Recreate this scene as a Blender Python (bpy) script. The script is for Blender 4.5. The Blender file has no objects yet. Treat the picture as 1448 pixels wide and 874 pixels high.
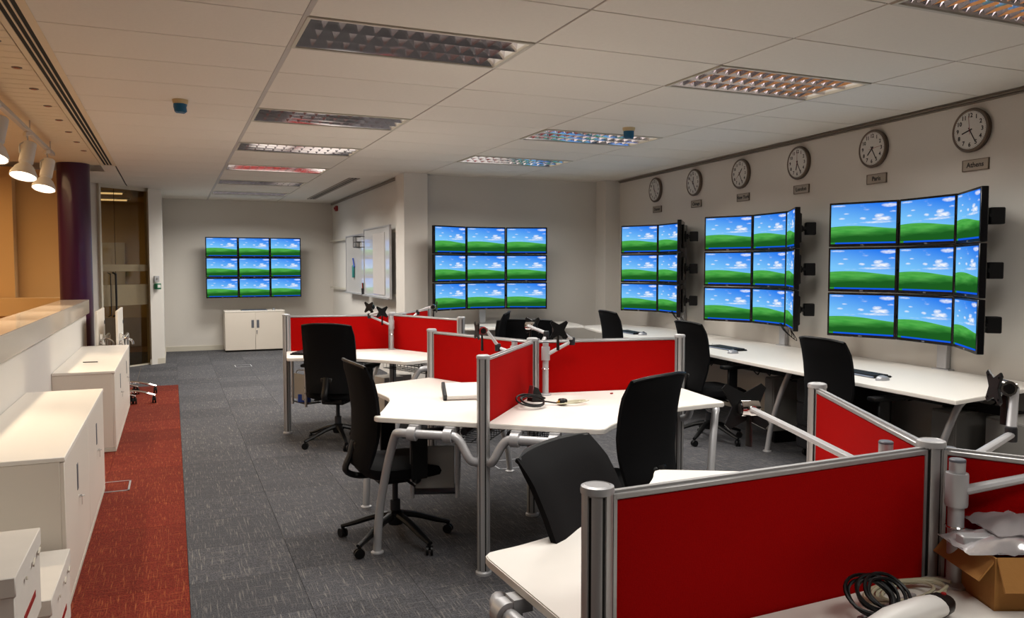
import bpy, bmesh, math, random
from math import sin, cos, pi, radians as RD
from mathutils import Matrix, Vector
random.seed(7)
S = bpy.context.scene
C = S.collection

# ------------------------------------------------------------------ camera
FPX, YAW, PITCH = 1132.63, 0.40123, -0.05383
cd = bpy.data.cameras.new('camera'); cam = bpy.data.objects.new('camera', cd); C.objects.link(cam)
cam.location = (0, 0, 1.52); cam.rotation_euler = (pi/2 + PITCH, 0, -YAW)
cd.sensor_fit = 'HORIZONTAL'; cd.sensor_width = 36; cd.lens = FPX/1448*36; cd.clip_start = .05
S.camera = cam
# ------------------------------------------------------------------ world, exposure
S.view_settings.view_transform = 'Standard'; S.view_settings.look = 'None'
S.view_settings.gamma = 1; S.view_settings.use_curve_mapping = False
S.view_settings.exposure = 0.0
w = bpy.data.worlds.new('world'); S.world = w; w.use_nodes = True
w.node_tree.nodes['Background'].inputs[0].default_value = (.9, .85, .78, 1)
w.node_tree.nodes['Background'].inputs[1].default_value = .05
# ------------------------------------------------------------------ lights
CE = 2.7036
GX = lambda c: .611 + 1.2*c
GY = lambda r: 3.935 + .6*r
LAMPS = [(0, r) for r in (-7, -3, 0, 4, 7, 10, 13, 16)] + [(2, r) for r in (-7, -3, 0, 4, 7)]
LPOW = 32.0
def area(name, loc, sx, sy, power, col, spread=180, rot=(0, 0, 0)):
    l = bpy.data.lights.new(name, 'AREA'); l.shape = 'RECTANGLE'; l.size = sx; l.size_y = sy
    l.energy = power; l.color = col; l.spread = RD(spread)
    o = bpy.data.objects.new(name, l); C.objects.link(o); o.location = loc; o.rotation_euler = rot; return o
for c, r in LAMPS:
    area('luminaire_light', (GX(c)+.6, GY(r)+.3, CE-.012), 1.12, .52, LPOW*(1.0 if r > -3 else .85 if r == -3 else .5)*(1.3 if r > 8 else 1), (1, .96, .90), 150)
area('void_light', (-2.4, 8.0, 2.6), 1.6, 4.5, 85, (1, .68, .36), 180)
area('meeting_room_light', (-2.2, 15.2, 2.62), 1.6, .8, 12, (1, .84, .58), 180)

# ------------------------------------------------------------------ materials
def hx(h, a=1):
    h = h.lstrip('#'); v = [int(h[i:i+2], 16)/255 for i in (0, 2, 4)]
    return tuple((x/12.92 if x <= .04045 else ((x+.055)/1.055)**2.4) for x in v)+(a,)
MC = {}
def mat(name, col, rough=.5, metal=0, noise=None, bump=None, spec=.5, coat=0, trans=0, ior=1.45, emis=None, estr=0):
    """noise=(scale, amount, [stretch]) varies the base colour; bump=(scale, strength, [stretch])"""
    if name in MC: return MC[name]
    m = bpy.data.materials.new(name); m.use_nodes = True; n = m.node_tree.nodes; L = m.node_tree.links
    b = n['Principled BSDF']; c = hx(col) if isinstance(col, str) else col
    b.inputs['Base Color'].default_value = c; b.inputs['Roughness'].default_value = rough; b.inputs['Metallic'].default_value = metal
    b.inputs['Specular IOR Level'].default_value = spec; b.inputs['Coat Weight'].default_value = coat
    b.inputs['Transmission Weight'].default_value = trans; b.inputs['IOR'].default_value = ior
    if emis: b.inputs['Emission Color'].default_value = hx(emis); b.inputs['Emission Strength'].default_value = estr
    tc = n.new('ShaderNodeTexCoord')
    def nz(sc, st):
        mp = n.new('ShaderNodeMapping'); L.new(tc.outputs['Object'], mp.inputs[0]); mp.inputs['Scale'].default_value = st
        t = n.new('ShaderNodeTexNoise'); t.inputs['Scale'].default_value = sc; t.inputs['Detail'].default_value = 4
        L.new(mp.outputs[0], t.inputs['Vector']); return t.outputs['Fac']
    if noise:
        f = nz(noise[0], noise[2] if len(noise) > 2 else (1, 1, 1)); a = noise[1]
        mx = n.new('ShaderNodeMix'); mx.data_type = 'RGBA'; L.new(f, mx.inputs['Factor'])
        mx.inputs['A'].default_value = tuple(max(0, x*(1-a)) for x in c[:3])+(1,)
        mx.inputs['B'].default_value = tuple(min(1, x*(1+a)) for x in c[:3])+(1,)
        L.new(mx.outputs['Result'], b.inputs['Base Color'])
    if bump:
        f = nz(bump[0], bump[2] if len(bump) > 2 else (1, 1, 1)); bp = n.new('ShaderNodeBump')
        bp.inputs['Strength'].default_value = bump[1]; bp.inputs['Distance'].default_value = .002
        L.new(f, bp.inputs['Height']); L.new(bp.outputs[0], b.inputs['Normal'])
    MC[name] = m; return m
WALL = mat('wall_paint', '#d3cec6', .8, noise=(1.5, .03), bump=(160, .15))
WALLW = mat('pillar_paint', '#d9d5ce', .75, noise=(1.5, .03), bump=(160, .15))
WARM = mat('void_wall_paint', '#d8b27c', .8, noise=(1.2, .04), bump=(120, .15))
OLIVE = mat('meeting_room_paint', '#bfa670', .8, noise=(2, .04))
TRIM = mat('trim_paint', '#c9c3b4', .5, noise=(3, .03))
TILE = mat('ceiling_tile_mineral', '#e6dfd4', .9, noise=(45, .035), bump=(220, .3))
GRID = mat('ceiling_grid_metal', '#9c9084', .6, 0, noise=(4, .05))
RUN = mat('ceiling_runner_grey', '#c0b9b2', .5, .1, noise=(4, .04))
PLANK = mat('ceiling_plank_paint', '#e0cfb2', .6, noise=(6, .03))
DARK = mat('dark_gap', '#141210', .8, noise=(20, .2))
ALU = mat('brushed_aluminium', '#b0afaf', .38, .6, noise=(30, .06, (1, 1, .05)), bump=(60, .1, (1, 1, .03)))
ALUP = mat('silver_painted_steel', '#b2b2b4', .38, .3, noise=(12, .04))
CHROME = mat('chrome', '#dddddd', .08, 1, noise=(10, .02))
MIRROR = mat('louvre_aluminium', '#e0dce0', .08, .92, noise=(8, .06))
RED = mat('red_screen_fabric', '#9c0302', .85, noise=(260, .16), bump=(520, .5), spec=.08)
DESK = mat('white_desk_laminate', '#e6e2db', .32, noise=(3, .012), bump=(300, .04))
EDGE = mat('desk_edge_band', '#d9cfc4', .45, noise=(8, .03))
CAB = mat('cabinet_cream_steel', '#dcd3c6', .42, noise=(2, .02), bump=(240, .06))
CABT = mat('cabinet_top_laminate', '#e9e3d9', .38, noise=(2, .015))
GREYP = mat('recess_grey_plastic', '#5d6068', .4, noise=(20, .08))
BLK = mat('black_plastic', '#080809', .42, noise=(25, .25), bump=(200, .08), spec=.35)
FAB = mat('black_chair_fabric', '#09090b', .8, noise=(300, .35), bump=(600, .5), spec=.16)
BEZ = mat('black_monitor_bezel', '#08080a', .25, noise=(25, .2))
SILV = mat('silver_print', '#a9abb0', .35, .5, noise=(10, .05))
WPL = mat('white_plastic', '#dad8d4', .4, noise=(8, .03))
PURP = mat('purple_column_paint', '#3b1038', .3, noise=(2, .08), coat=.25)
WBRD = mat('whiteboard_enamel', '#d2d3d4', .08, noise=(2, .02), coat=.6)
GLASS = mat('door_glass', '#d9c9a6', .02, trans=1, ior=1.45, noise=(2, .02))
FROST = mat('frosted_band', '#c9bb9c', .7, trans=.75, noise=(30, .05))
CARD = mat('brown_cardboard', '#a9773d', .85, noise=(14, .1), bump=(90, .3))
BOXW = mat('white_carton', '#cfc9c0', .7, noise=(10, .05))
CHAR = mat('charcoal_steel', '#232327', .45, .2, noise=(15, .15))
PANEL = mat('grey_pedestal_panel', '#8f8d88', .5, noise=(5, .04))
BLUE = mat('blue_cover_plastic', '#1a5f86', .4, noise=(14, .15))
INK = mat('black_ink', '#17171a', .6, noise=(50, .1))
REDP = mat('red_plastic', '#8c1414', .4, noise=(10, .1))
GREENP = mat('green_plastic', '#0f6a44', .4, noise=(10, .1))
BEIGE = mat('beige_cable', '#b9b49a', .5, noise=(20, .08))
BRWN = mat('clock_rim', '#6a5c50', .35, .35, noise=(12, .1))
FACE = mat('clock_face', '#cfccc6', .5, noise=(6, .02))
FOIL = mat('clear_plastic_film', '#cfc9cb', .15, trans=.55, noise=(12, .12), bump=(14, 1.0))
LAMPG = mat('lamp_glow', '#ffffff', .5, noise=(3, .01), emis='#ffe9cf', estr=9)
TUBE = mat('fluorescent_tube', '#ffffff', .5, noise=(3, .01), emis='#fff4e6', estr=5)
BLUEP = mat('blue_label', '#2d4fb0', .5, noise=(10, .1))
ORNG = mat('orange_wood', '#9a4a14', .5, noise=(12, .3, (1, 1, 12)))
PALE = mat('sign_plate', '#a59c90', .35, .3, noise=(10, .04))

def carpet(name, base, streak, dark):
    m = bpy.data.materials.new(name); m.use_nodes = True; n = m.node_tree.nodes; L = m.node_tree.links; b = n['Principled BSDF']
    b.inputs['Roughness'].default_value = .95; b.inputs['Specular IOR Level'].default_value = .15
    g = n.new('ShaderNodeTexCoord'); oi = n.new('ShaderNodeObjectInfo')
    ad = n.new('ShaderNodeVectorMath'); ad.operation = 'ADD'; L.new(g.outputs['Object'], ad.inputs[0])
    sc = n.new('ShaderNodeVectorMath'); sc.operation = 'SCALE'; sc.inputs[0].default_value = (17, 9, 5); L.new(oi.outputs['Random'], sc.inputs['Scale']); L.new(sc.outputs[0], ad.inputs[1])
    def nz(scale, st, det=2):
        mp = n.new('ShaderNodeMapping'); mp.inputs['Scale'].default_value = st; L.new(ad.outputs[0], mp.inputs[0])
        t = n.new('ShaderNodeTexNoise'); t.inputs['Scale'].default_value = scale; t.inputs['Detail'].default_value = det; L.new(mp.outputs[0], t.inputs['Vector']); return t.outputs['Fac']
    def ramp(f, a, c):
        r = n.new('ShaderNodeMapRange'); r.inputs['From Min'].default_value = a; r.inputs['From Max'].default_value = c; L.new(f, r.inputs['Value']); return r.outputs[0]
    def mix(f, a, c):
        x = n.new('ShaderNodeMix'); x.data_type = 'RGBA'
        L.new(f, x.inputs['Factor'])
        for k, v in (('A', a), ('B', c)):
            if isinstance(v, tuple): x.inputs[k].default_value = v
            else: L.new(v, x.inputs[k])
        return x.outputs['Result']
    loop = nz(170, (1, .8, 1), 1); col = mix(ramp(loop, .35, .65), hx(dark), hx(base))
    s1 = ramp(nz(14, (13, .6, 1), 1), .58, .80); col = mix(s1, col, hx(streak))
    s2 = ramp(nz(14, (.6, 13, 1), 1), .62, .84); col = mix(s2, col, hx(streak))
    rnd = n.new('ShaderNodeMapRange'); rnd.inputs['To Min'].default_value = .86; rnd.inputs['To Max'].default_value = 1.12; L.new(oi.outputs['Random'], rnd.inputs['Value'])
    hs = n.new('ShaderNodeHueSaturation'); L.new(rnd.outputs[0], hs.inputs['Value']); L.new(col, hs.inputs['Color']); L.new(hs.outputs[0], b.inputs['Base Color'])
    bp = n.new('ShaderNodeBump'); bp.inputs['Strength'].default_value = .6; bp.inputs['Distance'].default_value = .003; L.new(loop, bp.inputs['Height']); L.new(bp.outputs[0], b.inputs['Normal'])
    return m
CGREY = carpet('grey_carpet', '#56565a', '#7b7874', '#3d3d40')
CRED = carpet('red_carpet', '#742a1c', '#91502f', '#561b11')

def screen_material():
    m = bpy.data.materials.new('lit_screen_landscape'); m.use_nodes = True; n = m.node_tree.nodes; L = m.node_tree.links
    n.clear(); out = n.new('ShaderNodeOutputMaterial'); em = n.new('ShaderNodeEmission'); L.new(em.outputs[0], out.inputs[0]); em.inputs[1].default_value = 1.0
    uv = n.new('ShaderNodeTexCoord'); sp = n.new('ShaderNodeSeparateXYZ'); L.new(uv.outputs['UV'], sp.inputs[0]); U, V = sp.outputs[0], sp.outputs[1]
    def M(op, a, b=None, c=None):
        x = n.new('ShaderNodeMath'); x.operation = op
        for i, v in enumerate((a, b, c)):
            if v is None: continue
            if isinstance(v, (int, float)): x.inputs[i].default_value = v
            else: L.new(v, x.inputs[i])
        return x.outputs[0]
    def mr(v, a, b, c=0, d=1):
        r = n.new('ShaderNodeMapRange'); L.new(v, r.inputs['Value'])
        for k, q in zip(('From Min', 'From Max', 'To Min', 'To Max'), (a, b, c, d)): r.inputs[k].default_value = q
        return r.outputs[0]
    def mix(f, a, c):
        x = n.new('ShaderNodeMix'); x.data_type = 'RGBA'
        if isinstance(f, float): x.inputs['Factor'].default_value = f
        else: L.new(f, x.inputs['Factor'])
        for k, v in (('A', a), ('B', c)):
            if isinstance(v, tuple): x.inputs[k].default_value = v
            else: L.new(v, x.inputs[k])
        return x.outputs['Result']
    def nz(scale, st, det=4):
        mp = n.new('ShaderNodeMapping'); mp.inputs['Scale'].default_value = st; L.new(uv.outputs['UV'], mp.inputs[0])
        t = n.new('ShaderNodeTexNoise'); t.inputs['Scale'].default_value = scale; t.inputs['Detail'].default_value = det; L.new(mp.outputs[0], t.inputs['Vector']); return t.outputs['Fac']
    sky = mix(mr(M('ADD', M('MULTIPLY', V, .8), M('MULTIPLY', U, .25)), .45, 1.0), hx('#7ac6fa'), hx('#1a74ee'))
    # puffy clouds: soft ellipses broken up by noise
    puff = None; nn = nz(11, (1, 1.7, 1), 6)
    for cx, cy, rx, ry, s in ((.80, .61, .13, .06, 1), (.75, .69, .07, .045, .95), (.50, .63, .05, .03, .95), (.68, .61, .04, .03, .8), (.17, .64, .05, .025, .85), (.25, .76, .05, .018, .7),
                              (.90, .94, .12, .05, .9), (.12, .96, .11, .025, .8), (.95, .78, .05, .025, .8), (.55, .86, .09, .06, .42), (.48, .94, .07, .04, .40), (.74, .53, .28, .03, .75), (.35, .50, .2, .018, .4)):
        dx = M('POWER', M('DIVIDE', M('SUBTRACT', U, cx), rx), 2.0); dy = M('POWER', M('DIVIDE', M('SUBTRACT', V, cy), ry), 2.0)
        e = M('MULTIPLY', mr(M('ADD', dx, dy), 1.9, .1), s); puff = e if puff is None else M('MAXIMUM', puff, e)
    cl = mr(M('MULTIPLY', puff, M('ADD', M('MULTIPLY', nn, 1.7), -.12)), .22, .85)
    sky = mix(cl, sky, hx('#f3f6fd'))
    edge = M('ADD', M('ADD', .415, M('MULTIPLY', M('SINE', M('ADD', M('MULTIPLY', U, 3.6), .45)), .045)), M('MULTIPLY', U, -.02))
    g = mix(mr(nz(3, (1, 4, 1)), .3, .7), hx('#3a9a3c'), hx('#5cb653'))
    g = mix(mr(M('ADD', M('ADD', V, M('MULTIPLY', U, -.06)), M('MULTIPLY', M('SUBTRACT', nz(3, (1, 3, 1)), .5), .14)), .31, .15), g, hx('#1c5a20'))
    hill = M('LESS_THAN', V, edge); col = mix(hill, sky, g)
    bar = M('LESS_THAN', V, .038); col = mix(bar, col, hx('#1358e0'))
    st = M('MULTIPLY', bar, M('LESS_THAN', U, .07)); col = mix(st, col, hx('#2f8f3a'))
    L.new(col, em.inputs[0]); return m
SCREEN = screen_material()

# ------------------------------------------------------------------ mesh helpers
I4 = Matrix.Identity(4)
def T(x, y, z=0): return Matrix.Translation((x, y, z))
def RZ(a): return Matrix.Rotation(a, 4, 'Z')
def box(bm, c, s, rz=0, bev=0, M=I4, seg=1, rx=0, ry=0):
    mt = M @ Matrix.Translation(c) @ Matrix.Rotation(rz, 4, 'Z') @ Matrix.Rotation(ry, 4, 'Y') @ Matrix.Rotation(rx, 4, 'X') @ Matrix.Diagonal((*s, 1))
    r = bmesh.ops.create_cube(bm, size=1, matrix=mt)
    if bev:
        es = list({e for v in r['verts'] for e in v.link_edges}); bmesh.ops.bevel(bm, geom=es, offset=bev, segments=seg, affect='EDGES', profile=.5)
def bb(bm, x0, x1, y0, y1, z0, z1, **k): box(bm, ((x0+x1)/2, (y0+y1)/2, (z0+z1)/2), (abs(x1-x0), abs(y1-y0), abs(z1-z0)), **k)
def tube(bm, pts, r, seg=10, M=I4, cap=True, flat=1.0):
    pts = [M @ Vector(p) for p in pts]; rs = r if isinstance(r, (list, tuple)) else [r]*len(pts); rings = []; pn = None
    for i, p in enumerate(pts):
        d = (pts[min(i+1, len(pts)-1)]-pts[max(i-1, 0)]).normalized()
        if pn is None:
            a = Vector((0, 0, 1)) if abs(d.z) < .9 else Vector((1, 0, 0)); pn = d.cross(a).normalized()
        pn = (pn - d*pn.dot(d)).normalized(); q = d.cross(pn)
        rings.append([bm.verts.new(p + rs[i]*(cos(2*pi*k/seg)*pn + flat*sin(2*pi*k/seg)*q)) for k in range(seg)])
    for a, b in zip(rings, rings[1:]):
        for k in range(seg): bm.faces.new((a[k], a[(k+1) % seg], b[(k+1) % seg], b[k]))
    if cap: bm.faces.new(rings[0][::-1]); bm.faces.new(rings[-1])
def smooth(pts, n=4):
    P = [Vector(p) for p in pts]; P = [P[0]*2-P[1]]+P+[P[-1]*2-P[-2]]; o = []
    for i in range(1, len(P)-2):
        for k in range(n):
            t = k/n; a, b, c, d = P[i-1:i+3]
            o.append(.5*((2*b)+(c-a)*t+(2*a-5*b+4*c-d)*t*t+(3*b-a-3*c+d)*t**3))
    o.append(P[-2]); return o
def lathe(bm, prof, seg=20, M=I4):
    rings = []
    for r, z in prof:
        rings.append([bm.verts.new(M @ Vector((max(r, 1e-4)*cos(2*pi*k/seg), max(r, 1e-4)*sin(2*pi*k/seg), z))) for k in range(seg)])
    for a, b in zip(rings, rings[1:]):
        for k in range(seg): bm.faces.new((a[k], a[(k+1) % seg], b[(k+1) % seg], b[k]))
    bm.faces.new(rings[0][::-1]); bm.faces.new(rings[-1])
def prism(bm, out, z0, z1, M=I4, bev=0):
    a = [bm.verts.new(M @ Vector((x, y, z0))) for x, y in out]; b = [bm.verts.new(M @ Vector((x, y, z1))) for x, y in out]
    n = len(out); fs = [bm.faces.new(a[::-1]), bm.faces.new(b)]
    for k in range(n): fs.append(bm.faces.new((a[k], a[(k+1) % n], b[(k+1) % n], b[k])))
    bmesh.ops.recalc_face_normals(bm, faces=fs)
    if bev: bmesh.ops.bevel(bm, geom=list(fs[0].edges)+list(fs[1].edges), offset=bev, segments=2, affect='EDGES')
def cyl(bm, a, b, r, seg=14, M=I4): tube(bm, [a, b], r, seg, M)
def obj(name, f, m, parent=None, at=None, rz=0, label=None, kind=None):
    """f: function filling a bmesh (or a mesh to share); links ONE mesh object"""
    if callable(f):
        bm = bmesh.new(); f(bm); me = bpy.data.meshes.new(name)
        bmesh.ops.recalc_face_normals(bm, faces=bm.faces[:]); bm.to_mesh(me); bm.free()
        me.shade_smooth(); me.set_sharp_from_angle(angle=RD(38)); me.materials.append(m)
    else: me = f
    o = bpy.data.objects.new(name, me); C.objects.link(o)
    if parent: o.parent = parent
    if at: o.location = at
    o.rotation_euler.z = rz
    if label: o['label'] = label
    if kind: o['kind'] = kind
    return o
def tag(o, label, cat, group=None, kind=None):
    o['label'] = label; o['category'] = cat
    if group: o['group'] = group
    if kind: o['kind'] = kind
    return o
def thing(name, label, cat, loc=(0, 0, 0), rz=0, group=None):
    o = bpy.data.objects.new(name, None); C.objects.link(o); o.location = loc; o.rotation_euler.z = rz; o.empty_display_size = .1
    return tag(o, label, cat, group)
def copy_tree(o, parent=None):
    c = o.copy(); C.objects.link(c); c.parent = parent
    for ch in KIDS(o): copy_tree(ch, c)
    return c
def KIDS(o): return [x for x in list(o.children)]
def place(src, loc, rz, label, group=None, first=[]):
    o = src if src.name not in first else copy_tree(src)
    first.append(src.name); o.location = loc; o.rotation_euler.z = rz; o['label'] = label
    if group: o['group'] = group
    return o
def text_mesh(s, size, depth=.0006, spacing=1.0, bold=0.0):
    cu = bpy.data.curves.new('txt', 'FONT'); cu.body = s; cu.size = size; cu.extrude = depth; cu.align_x = 'CENTER'; cu.align_y = 'CENTER'; cu.resolution_u = 2
    cu.space_character = spacing; cu.offset = bold
    o = bpy.data.objects.new('txt', cu); C.objects.link(o); bpy.context.view_layer.update()
    me = bpy.data.meshes.new_from_object(o.evaluated_get(bpy.context.evaluated_depsgraph_get()))
    bpy.data.objects.remove(o); bpy.data.curves.remove(cu); return me
def st(name, f, m, parent=None, **k):
    o = obj(name, f, m, parent, **k)
    if not parent: o['kind'] = 'structure'
    return o

# ================================================================== SETTING
RWA, RWB = (5.24, 3.64), (5.78, 9.7)                       # right wall line (at ceiling)
RWS = (RWB[0]-RWA[0])/(RWB[1]-RWA[1]); rwx = lambda y: RWA[0]+(y-RWA[1])*RWS
RWANG = math.atan2(-1, -RWS)                                 # local X of things hung on the right wall
YB, YM, XM = 15.4, 10.12, 2.83
def slab(p, q, th, side, z0=0, z1=CE+.12):
    """wall slab from p to q, thickness th added on the given side (+1 left of p->q)"""
    d = Vector((q[0]-p[0], q[1]-p[1])).normalized(); nrm = Vector((-d.y, d.x))*th*side
    return lambda bm: prism(bm, [p, q, (q[0]+nrm.x, q[1]+nrm.y), (p[0]+nrm.x, p[1]+nrm.y)], z0, z1)
st('wall_right', slab((rwx(-6), -6), (rwx(YM+.3), YM+.3), .15, -1), WALL)
st('wall_back', slab((-.13, YB), (XM+.15, YB), .15, 1), WALL)
st('wall_whiteboard', slab((XM-.04, 10.2), (XM+.0, YB), .15, -1), WALLW)
st('wall_middle', slab((XM, YM), (5.95, YM-.08), .15, 1), WALL)
st('pillar_corner', lambda bm: bb(bm, 2.74, 3.05, 9.98, 10.4, 0, CE+.05), WALLW)['kind'] = 'structure'
st('pillar_right', lambda bm: bb(bm, 5.56, 6.0, 9.78, 10.2, 0, CE+.05), WALLW)
st('pillar_door', lambda bm: prism(bm, [(-.31, 13.44), (-.13, 13.60), (-.13, YB), (-.33, YB)], 0, CE+.05), WALLW)
st('wall_door', slab((-.96, 12.97), (-1.6, 12.33), .12, -1), WALLW)
st('wall_behind', slab((rwx(-6)+.1, -6), (-4.6, -6), .15, 1), WALL)
st('wall_left', slab((-4.5, -6.1), (-4.5, 11.6), .15, 1), WARM)
st('wall_void', slab((-4.6, 11.45), (-1.2, 11.45), .15, 1), WARM)
st('pillar_void', lambda bm: (bb(bm, -1.99, -1.74, 11.2, 11.44, 0, CE)), WARM)
st('baseboard_back', lambda bm: bb(bm, -.12, 2.8, YB-.018, YB, 0, .085), TRIM)
st('baseboard_door', lambda bm: prism(bm, [(-.33, 13.44), (-.12, 13.59), (-.12, 13.61), (-.12, YB), (-.13, YB), (-.13, 13.62), (-.31, 13.46)], 0, .085), TRIM)
st('baseboard_right', slab((rwx(3)-.001, 3), (rwx(9.75)-.001, 9.75), .014, 1, 0, .085), TRIM)
st('trim_right', lambda bm: (slab((rwx(-2), -2), (rwx(9.76), 9.76), .035, 1, CE-.022, CE-.01)(bm), slab((rwx(-2), -2), (rwx(9.76), 9.76), .022, 1, CE-.034, CE-.026)(bm)), mat('trim_dark', '#7d7468', .5, noise=(5, .05)))
st('trim_middle', lambda bm: slab((XM-.043, 10.42), (XM-.003, YB-.02), .03, 1, CE-.04, CE-.012)(bm), MC['trim_dark'])
# --- room shell ceiling & floor bases
st('ceiling', lambda bm: bb(bm, -4.6, 6.3, -6.1, 17.2, CE+.11, CE+.16), DARK)
ceil = bpy.data.objects['ceiling']
floor = st('floor', lambda bm: bb(bm, -4.6, 6.3, -6.1, 17.2, -.05, -.009), DARK)
# ceiling tiles, clipped to the room outline
def clip(poly, a, b, c):                                      # keep a*x+b*y<=c
    o = []
    for i in range(len(poly)):
        p, q = poly[i], poly[(i+1) % len(poly)]; fp, fq = a*p[0]+b*p[1]-c, a*q[0]+b*q[1]-c
        if fp <= 0: o.append(p)
        if fp*fq < 0: t = fp/(fp-fq); o.append((p[0]+t*(q[0]-p[0]), p[1]+t*(q[1]-p[1])))
    return o
full = {}
def tile_polys(x0, x1, y0, y1):
    P = [(x0, y0), (x1, y0), (x1, y1), (x0, y1)]
    A = clip(clip(P, 1, -RWS, RWA[0]-RWS*RWA[1]-.052), 0, 1, YM-.0)
    B = clip(clip(P, 1, 0, XM-.045), 0, 1, YB-.002); B = clip(B, 0, -1, -YM)
    return [q for q in (A, B) if len(q) > 2]
for c in range(-1, 5):
    for r in range(-9, 20):
        if (c, r) in LAMPS: continue
        if c == 1 and GY(r) > 10.5 and False: continue
        x0, x1, y0, y1 = GX(c)+.006, GX(c+1)-.006, GY(r)+.005, GY(r+1)-.005
        if c == 0: x0 += .008
        if c == -1: x1 -= .008
        if c == -1 and r >= 12:                               # the ceiling carries on over the door corner
            pass
        ps = tile_polys(x0, x1, y0, y1)
        if not ps: continue
        key = (c == 0, c == -1); whole = len(ps) == 1 and len(ps[0]) == 4 and abs((ps[0][1][0]-ps[0][0][0])-(x1-x0)) < 1e-6 and abs(ps[0][2][1]-ps[0][1][1]-(y1-y0)) < 1e-6
        if whole:
            if key not in full:
                o = obj('ceiling_tile', lambda bm: bb(bm, -(x1-x0)/2, (x1-x0)/2, -(y1-y0)/2, (y1-y0)/2, 0, .014, bev=.002), TILE, ceil); full[key] = o.data
            else: o = obj('ceiling_tile', full[key], TILE, ceil)
            o.location = ((x0+x1)/2, (y0+y1)/2, CE)
        else:
            obj('ceiling_tile', lambda bm: [prism(bm, q, CE, CE+.014) for q in ps], TILE, ceil)
for k in range(5):                                            # plain tiles from the column to the glass door
    obj('ceiling_tile', lambda bm: bb(bm, -1.9, -.6, 10.66+.6*k, 11.25+.6*k, CE, CE+.014), TILE, ceil)
st('ceiling_meeting_room', lambda bm: bb(bm, -3.7, -.34, 13.7, 16.7, CE, CE+.02), OLIVE)
for c in range(0, 5):
    x = GX(c)
    obj('ceiling_runner', lambda bm: (bb(bm, x-(.013 if c == 0 else .005), x+(.013 if c == 0 else .005), -1.4, YB-.01 if c < 2 else YM-.01, CE+(-.001 if c == 0 else .004), CE+.02)), RUN if c == 0 else GRID, ceil)
obj('ceiling_cross_bars', lambda bm: [bb(bm, -.58, 5.2 if r < 10 else 2.7, GY(r)-.005, GY(r)+.005, CE+.005, CE+.02) for r in range(-9, 20)], GRID, ceil)
# slot diffuser on the left edge of the tiled ceiling
sl = thing('slot_diffuser', 'long cream ceiling air slot with three black lines along the left edge', 'air vent', (0, 0, CE))
obj('frame', lambda bm: [bb(bm, a, b, -1, 10.64, -.004, .03) for a, b in ((-.737, -.706), (-.682, -.674), (-.650, -.642), (-.618, -.578))], PLANK, sl)
obj('slot', lambda bm: [bb(bm, a, a+.024, -1, 10.6, .001, .03) for a in (-.706, -.674, -.642)], DARK, sl)
sl2 = thing('slot_diffuser', 'short black ceiling air slot beside the whiteboard wall', 'air vent', (0, 0, CE))
obj('frame', lambda bm: [bb(bm, a, b, 10.85, 14.5, -.008, .02) for a, b in ((2.22, 2.26), (2.285, 2.30), (2.33, 2.37))], GRID, sl2)
obj('slot', lambda bm: [bb(bm, a, b, 10.85, 14.5, -.003, .02) for a, b in ((2.26, 2.285), (2.30, 2.33))], DARK, sl2)
# planked ceiling over the void
pc = st('ceiling_void', lambda bm: bb(bm, -4.6, -.74, -1, 11.5, CE+.025, CE+.05), DARK)
pm = obj('plank', lambda bm: bb(bm, -4.5, -.745, -.072, .072, 0, .02, bev=.003), PLANK, pc, at=(0, 2.0, CE)).data
for k in range(1, 63): obj('plank', pm, PLANK, pc, at=(0, 2.0+k*.15, CE))
dl0 = thing('recessed_spot', 'tiny brown recessed ceiling spot beside the black air slots', 'ceiling spot', (-.83, 5.0, CE), group='tiny ceiling spots along the air slot')
obj('ring', lambda bm: lathe(bm, [(.026, -.004), (.030, 0), (.026, .004)], 14), BRWN, dl0)
obj('lens', lambda bm: lathe(bm, [(.018, -.006), (.02, 0)], 12), ORNG, dl0)
dl0['label'] = 'tiny recessed ceiling spot by the air slot, nearest the camera'
for k in range(1, 8):
    o = copy_tree(dl0); o.location = (-.83+.003*k, 5.0+k*.625, CE); o['label'] = 'tiny recessed ceiling spot by the air slot, %s from the camera' % ['second', 'third', 'fourth', 'fifth', 'sixth', 'seventh', 'farthest'][k-1]
# floor tiles
import itertools
cy_, sy_ = cos(YAW), sin(YAW)
cells = []
for i in range(-2, 12):
    for j in range(0, 31):
        x, y = .045+.5*i+.25, .5*j+.25+.05
        if x < -.9 or x > rwx(y)+.2 or (y > YM+.2 and x > XM+.1) or y > YB: continue
        d = x*sy_+y*cy_; l = x*cy_-y*sy_
        if d < 1.2 or abs(l)/d > .70: continue
        cells.append((d, x, y))
cells.sort()
tm = {}
for d, x, y in cells[:290]:
    red = x < .045 and y < 11.0
    q = 1 if (int(x*2)+int(y*2)) % 2 else 0
    if red not in tm: tm[red] = obj('carpet_tile', lambda bm: bb(bm, -.249, .249, -.249, .249, -.009, 0), CRED if red else CGREY, floor); o = tm[red]
    else: o = obj('carpet_tile', tm[red].data, CGREY, floor)
    o.location = (x, y, 0)
rest = set((x, y) for _, x, y in cells[:290])
def fillrest(bm):
    for i in range(-2, 12):
        for j in range(-8, 31):
            x, y = .045+.5*i+.25, .5*j+.25+.05
            if (x, y) in rest or (x < .045 and y < 11.0): continue
            if x > rwx(y)+.25 or y > YB: continue
            bb(bm, x-.249, x+.249, y-.249, y+.249, -.009, 0)
obj('carpet_tile_field', fillrest, CGREY, floor, kind='stuff')
obj('carpet_strip', lambda bm: [bb(bm, -.955+.5*i, -.457+.5*i, .05+.5*j, .548+.5*j, -.009, -.0002) for i in (0, 1) for j in range(-8, 22) if (.045+.5*(i-2)+.25, .5*j+.3) not in rest], CRED, floor, kind='stuff')
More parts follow.
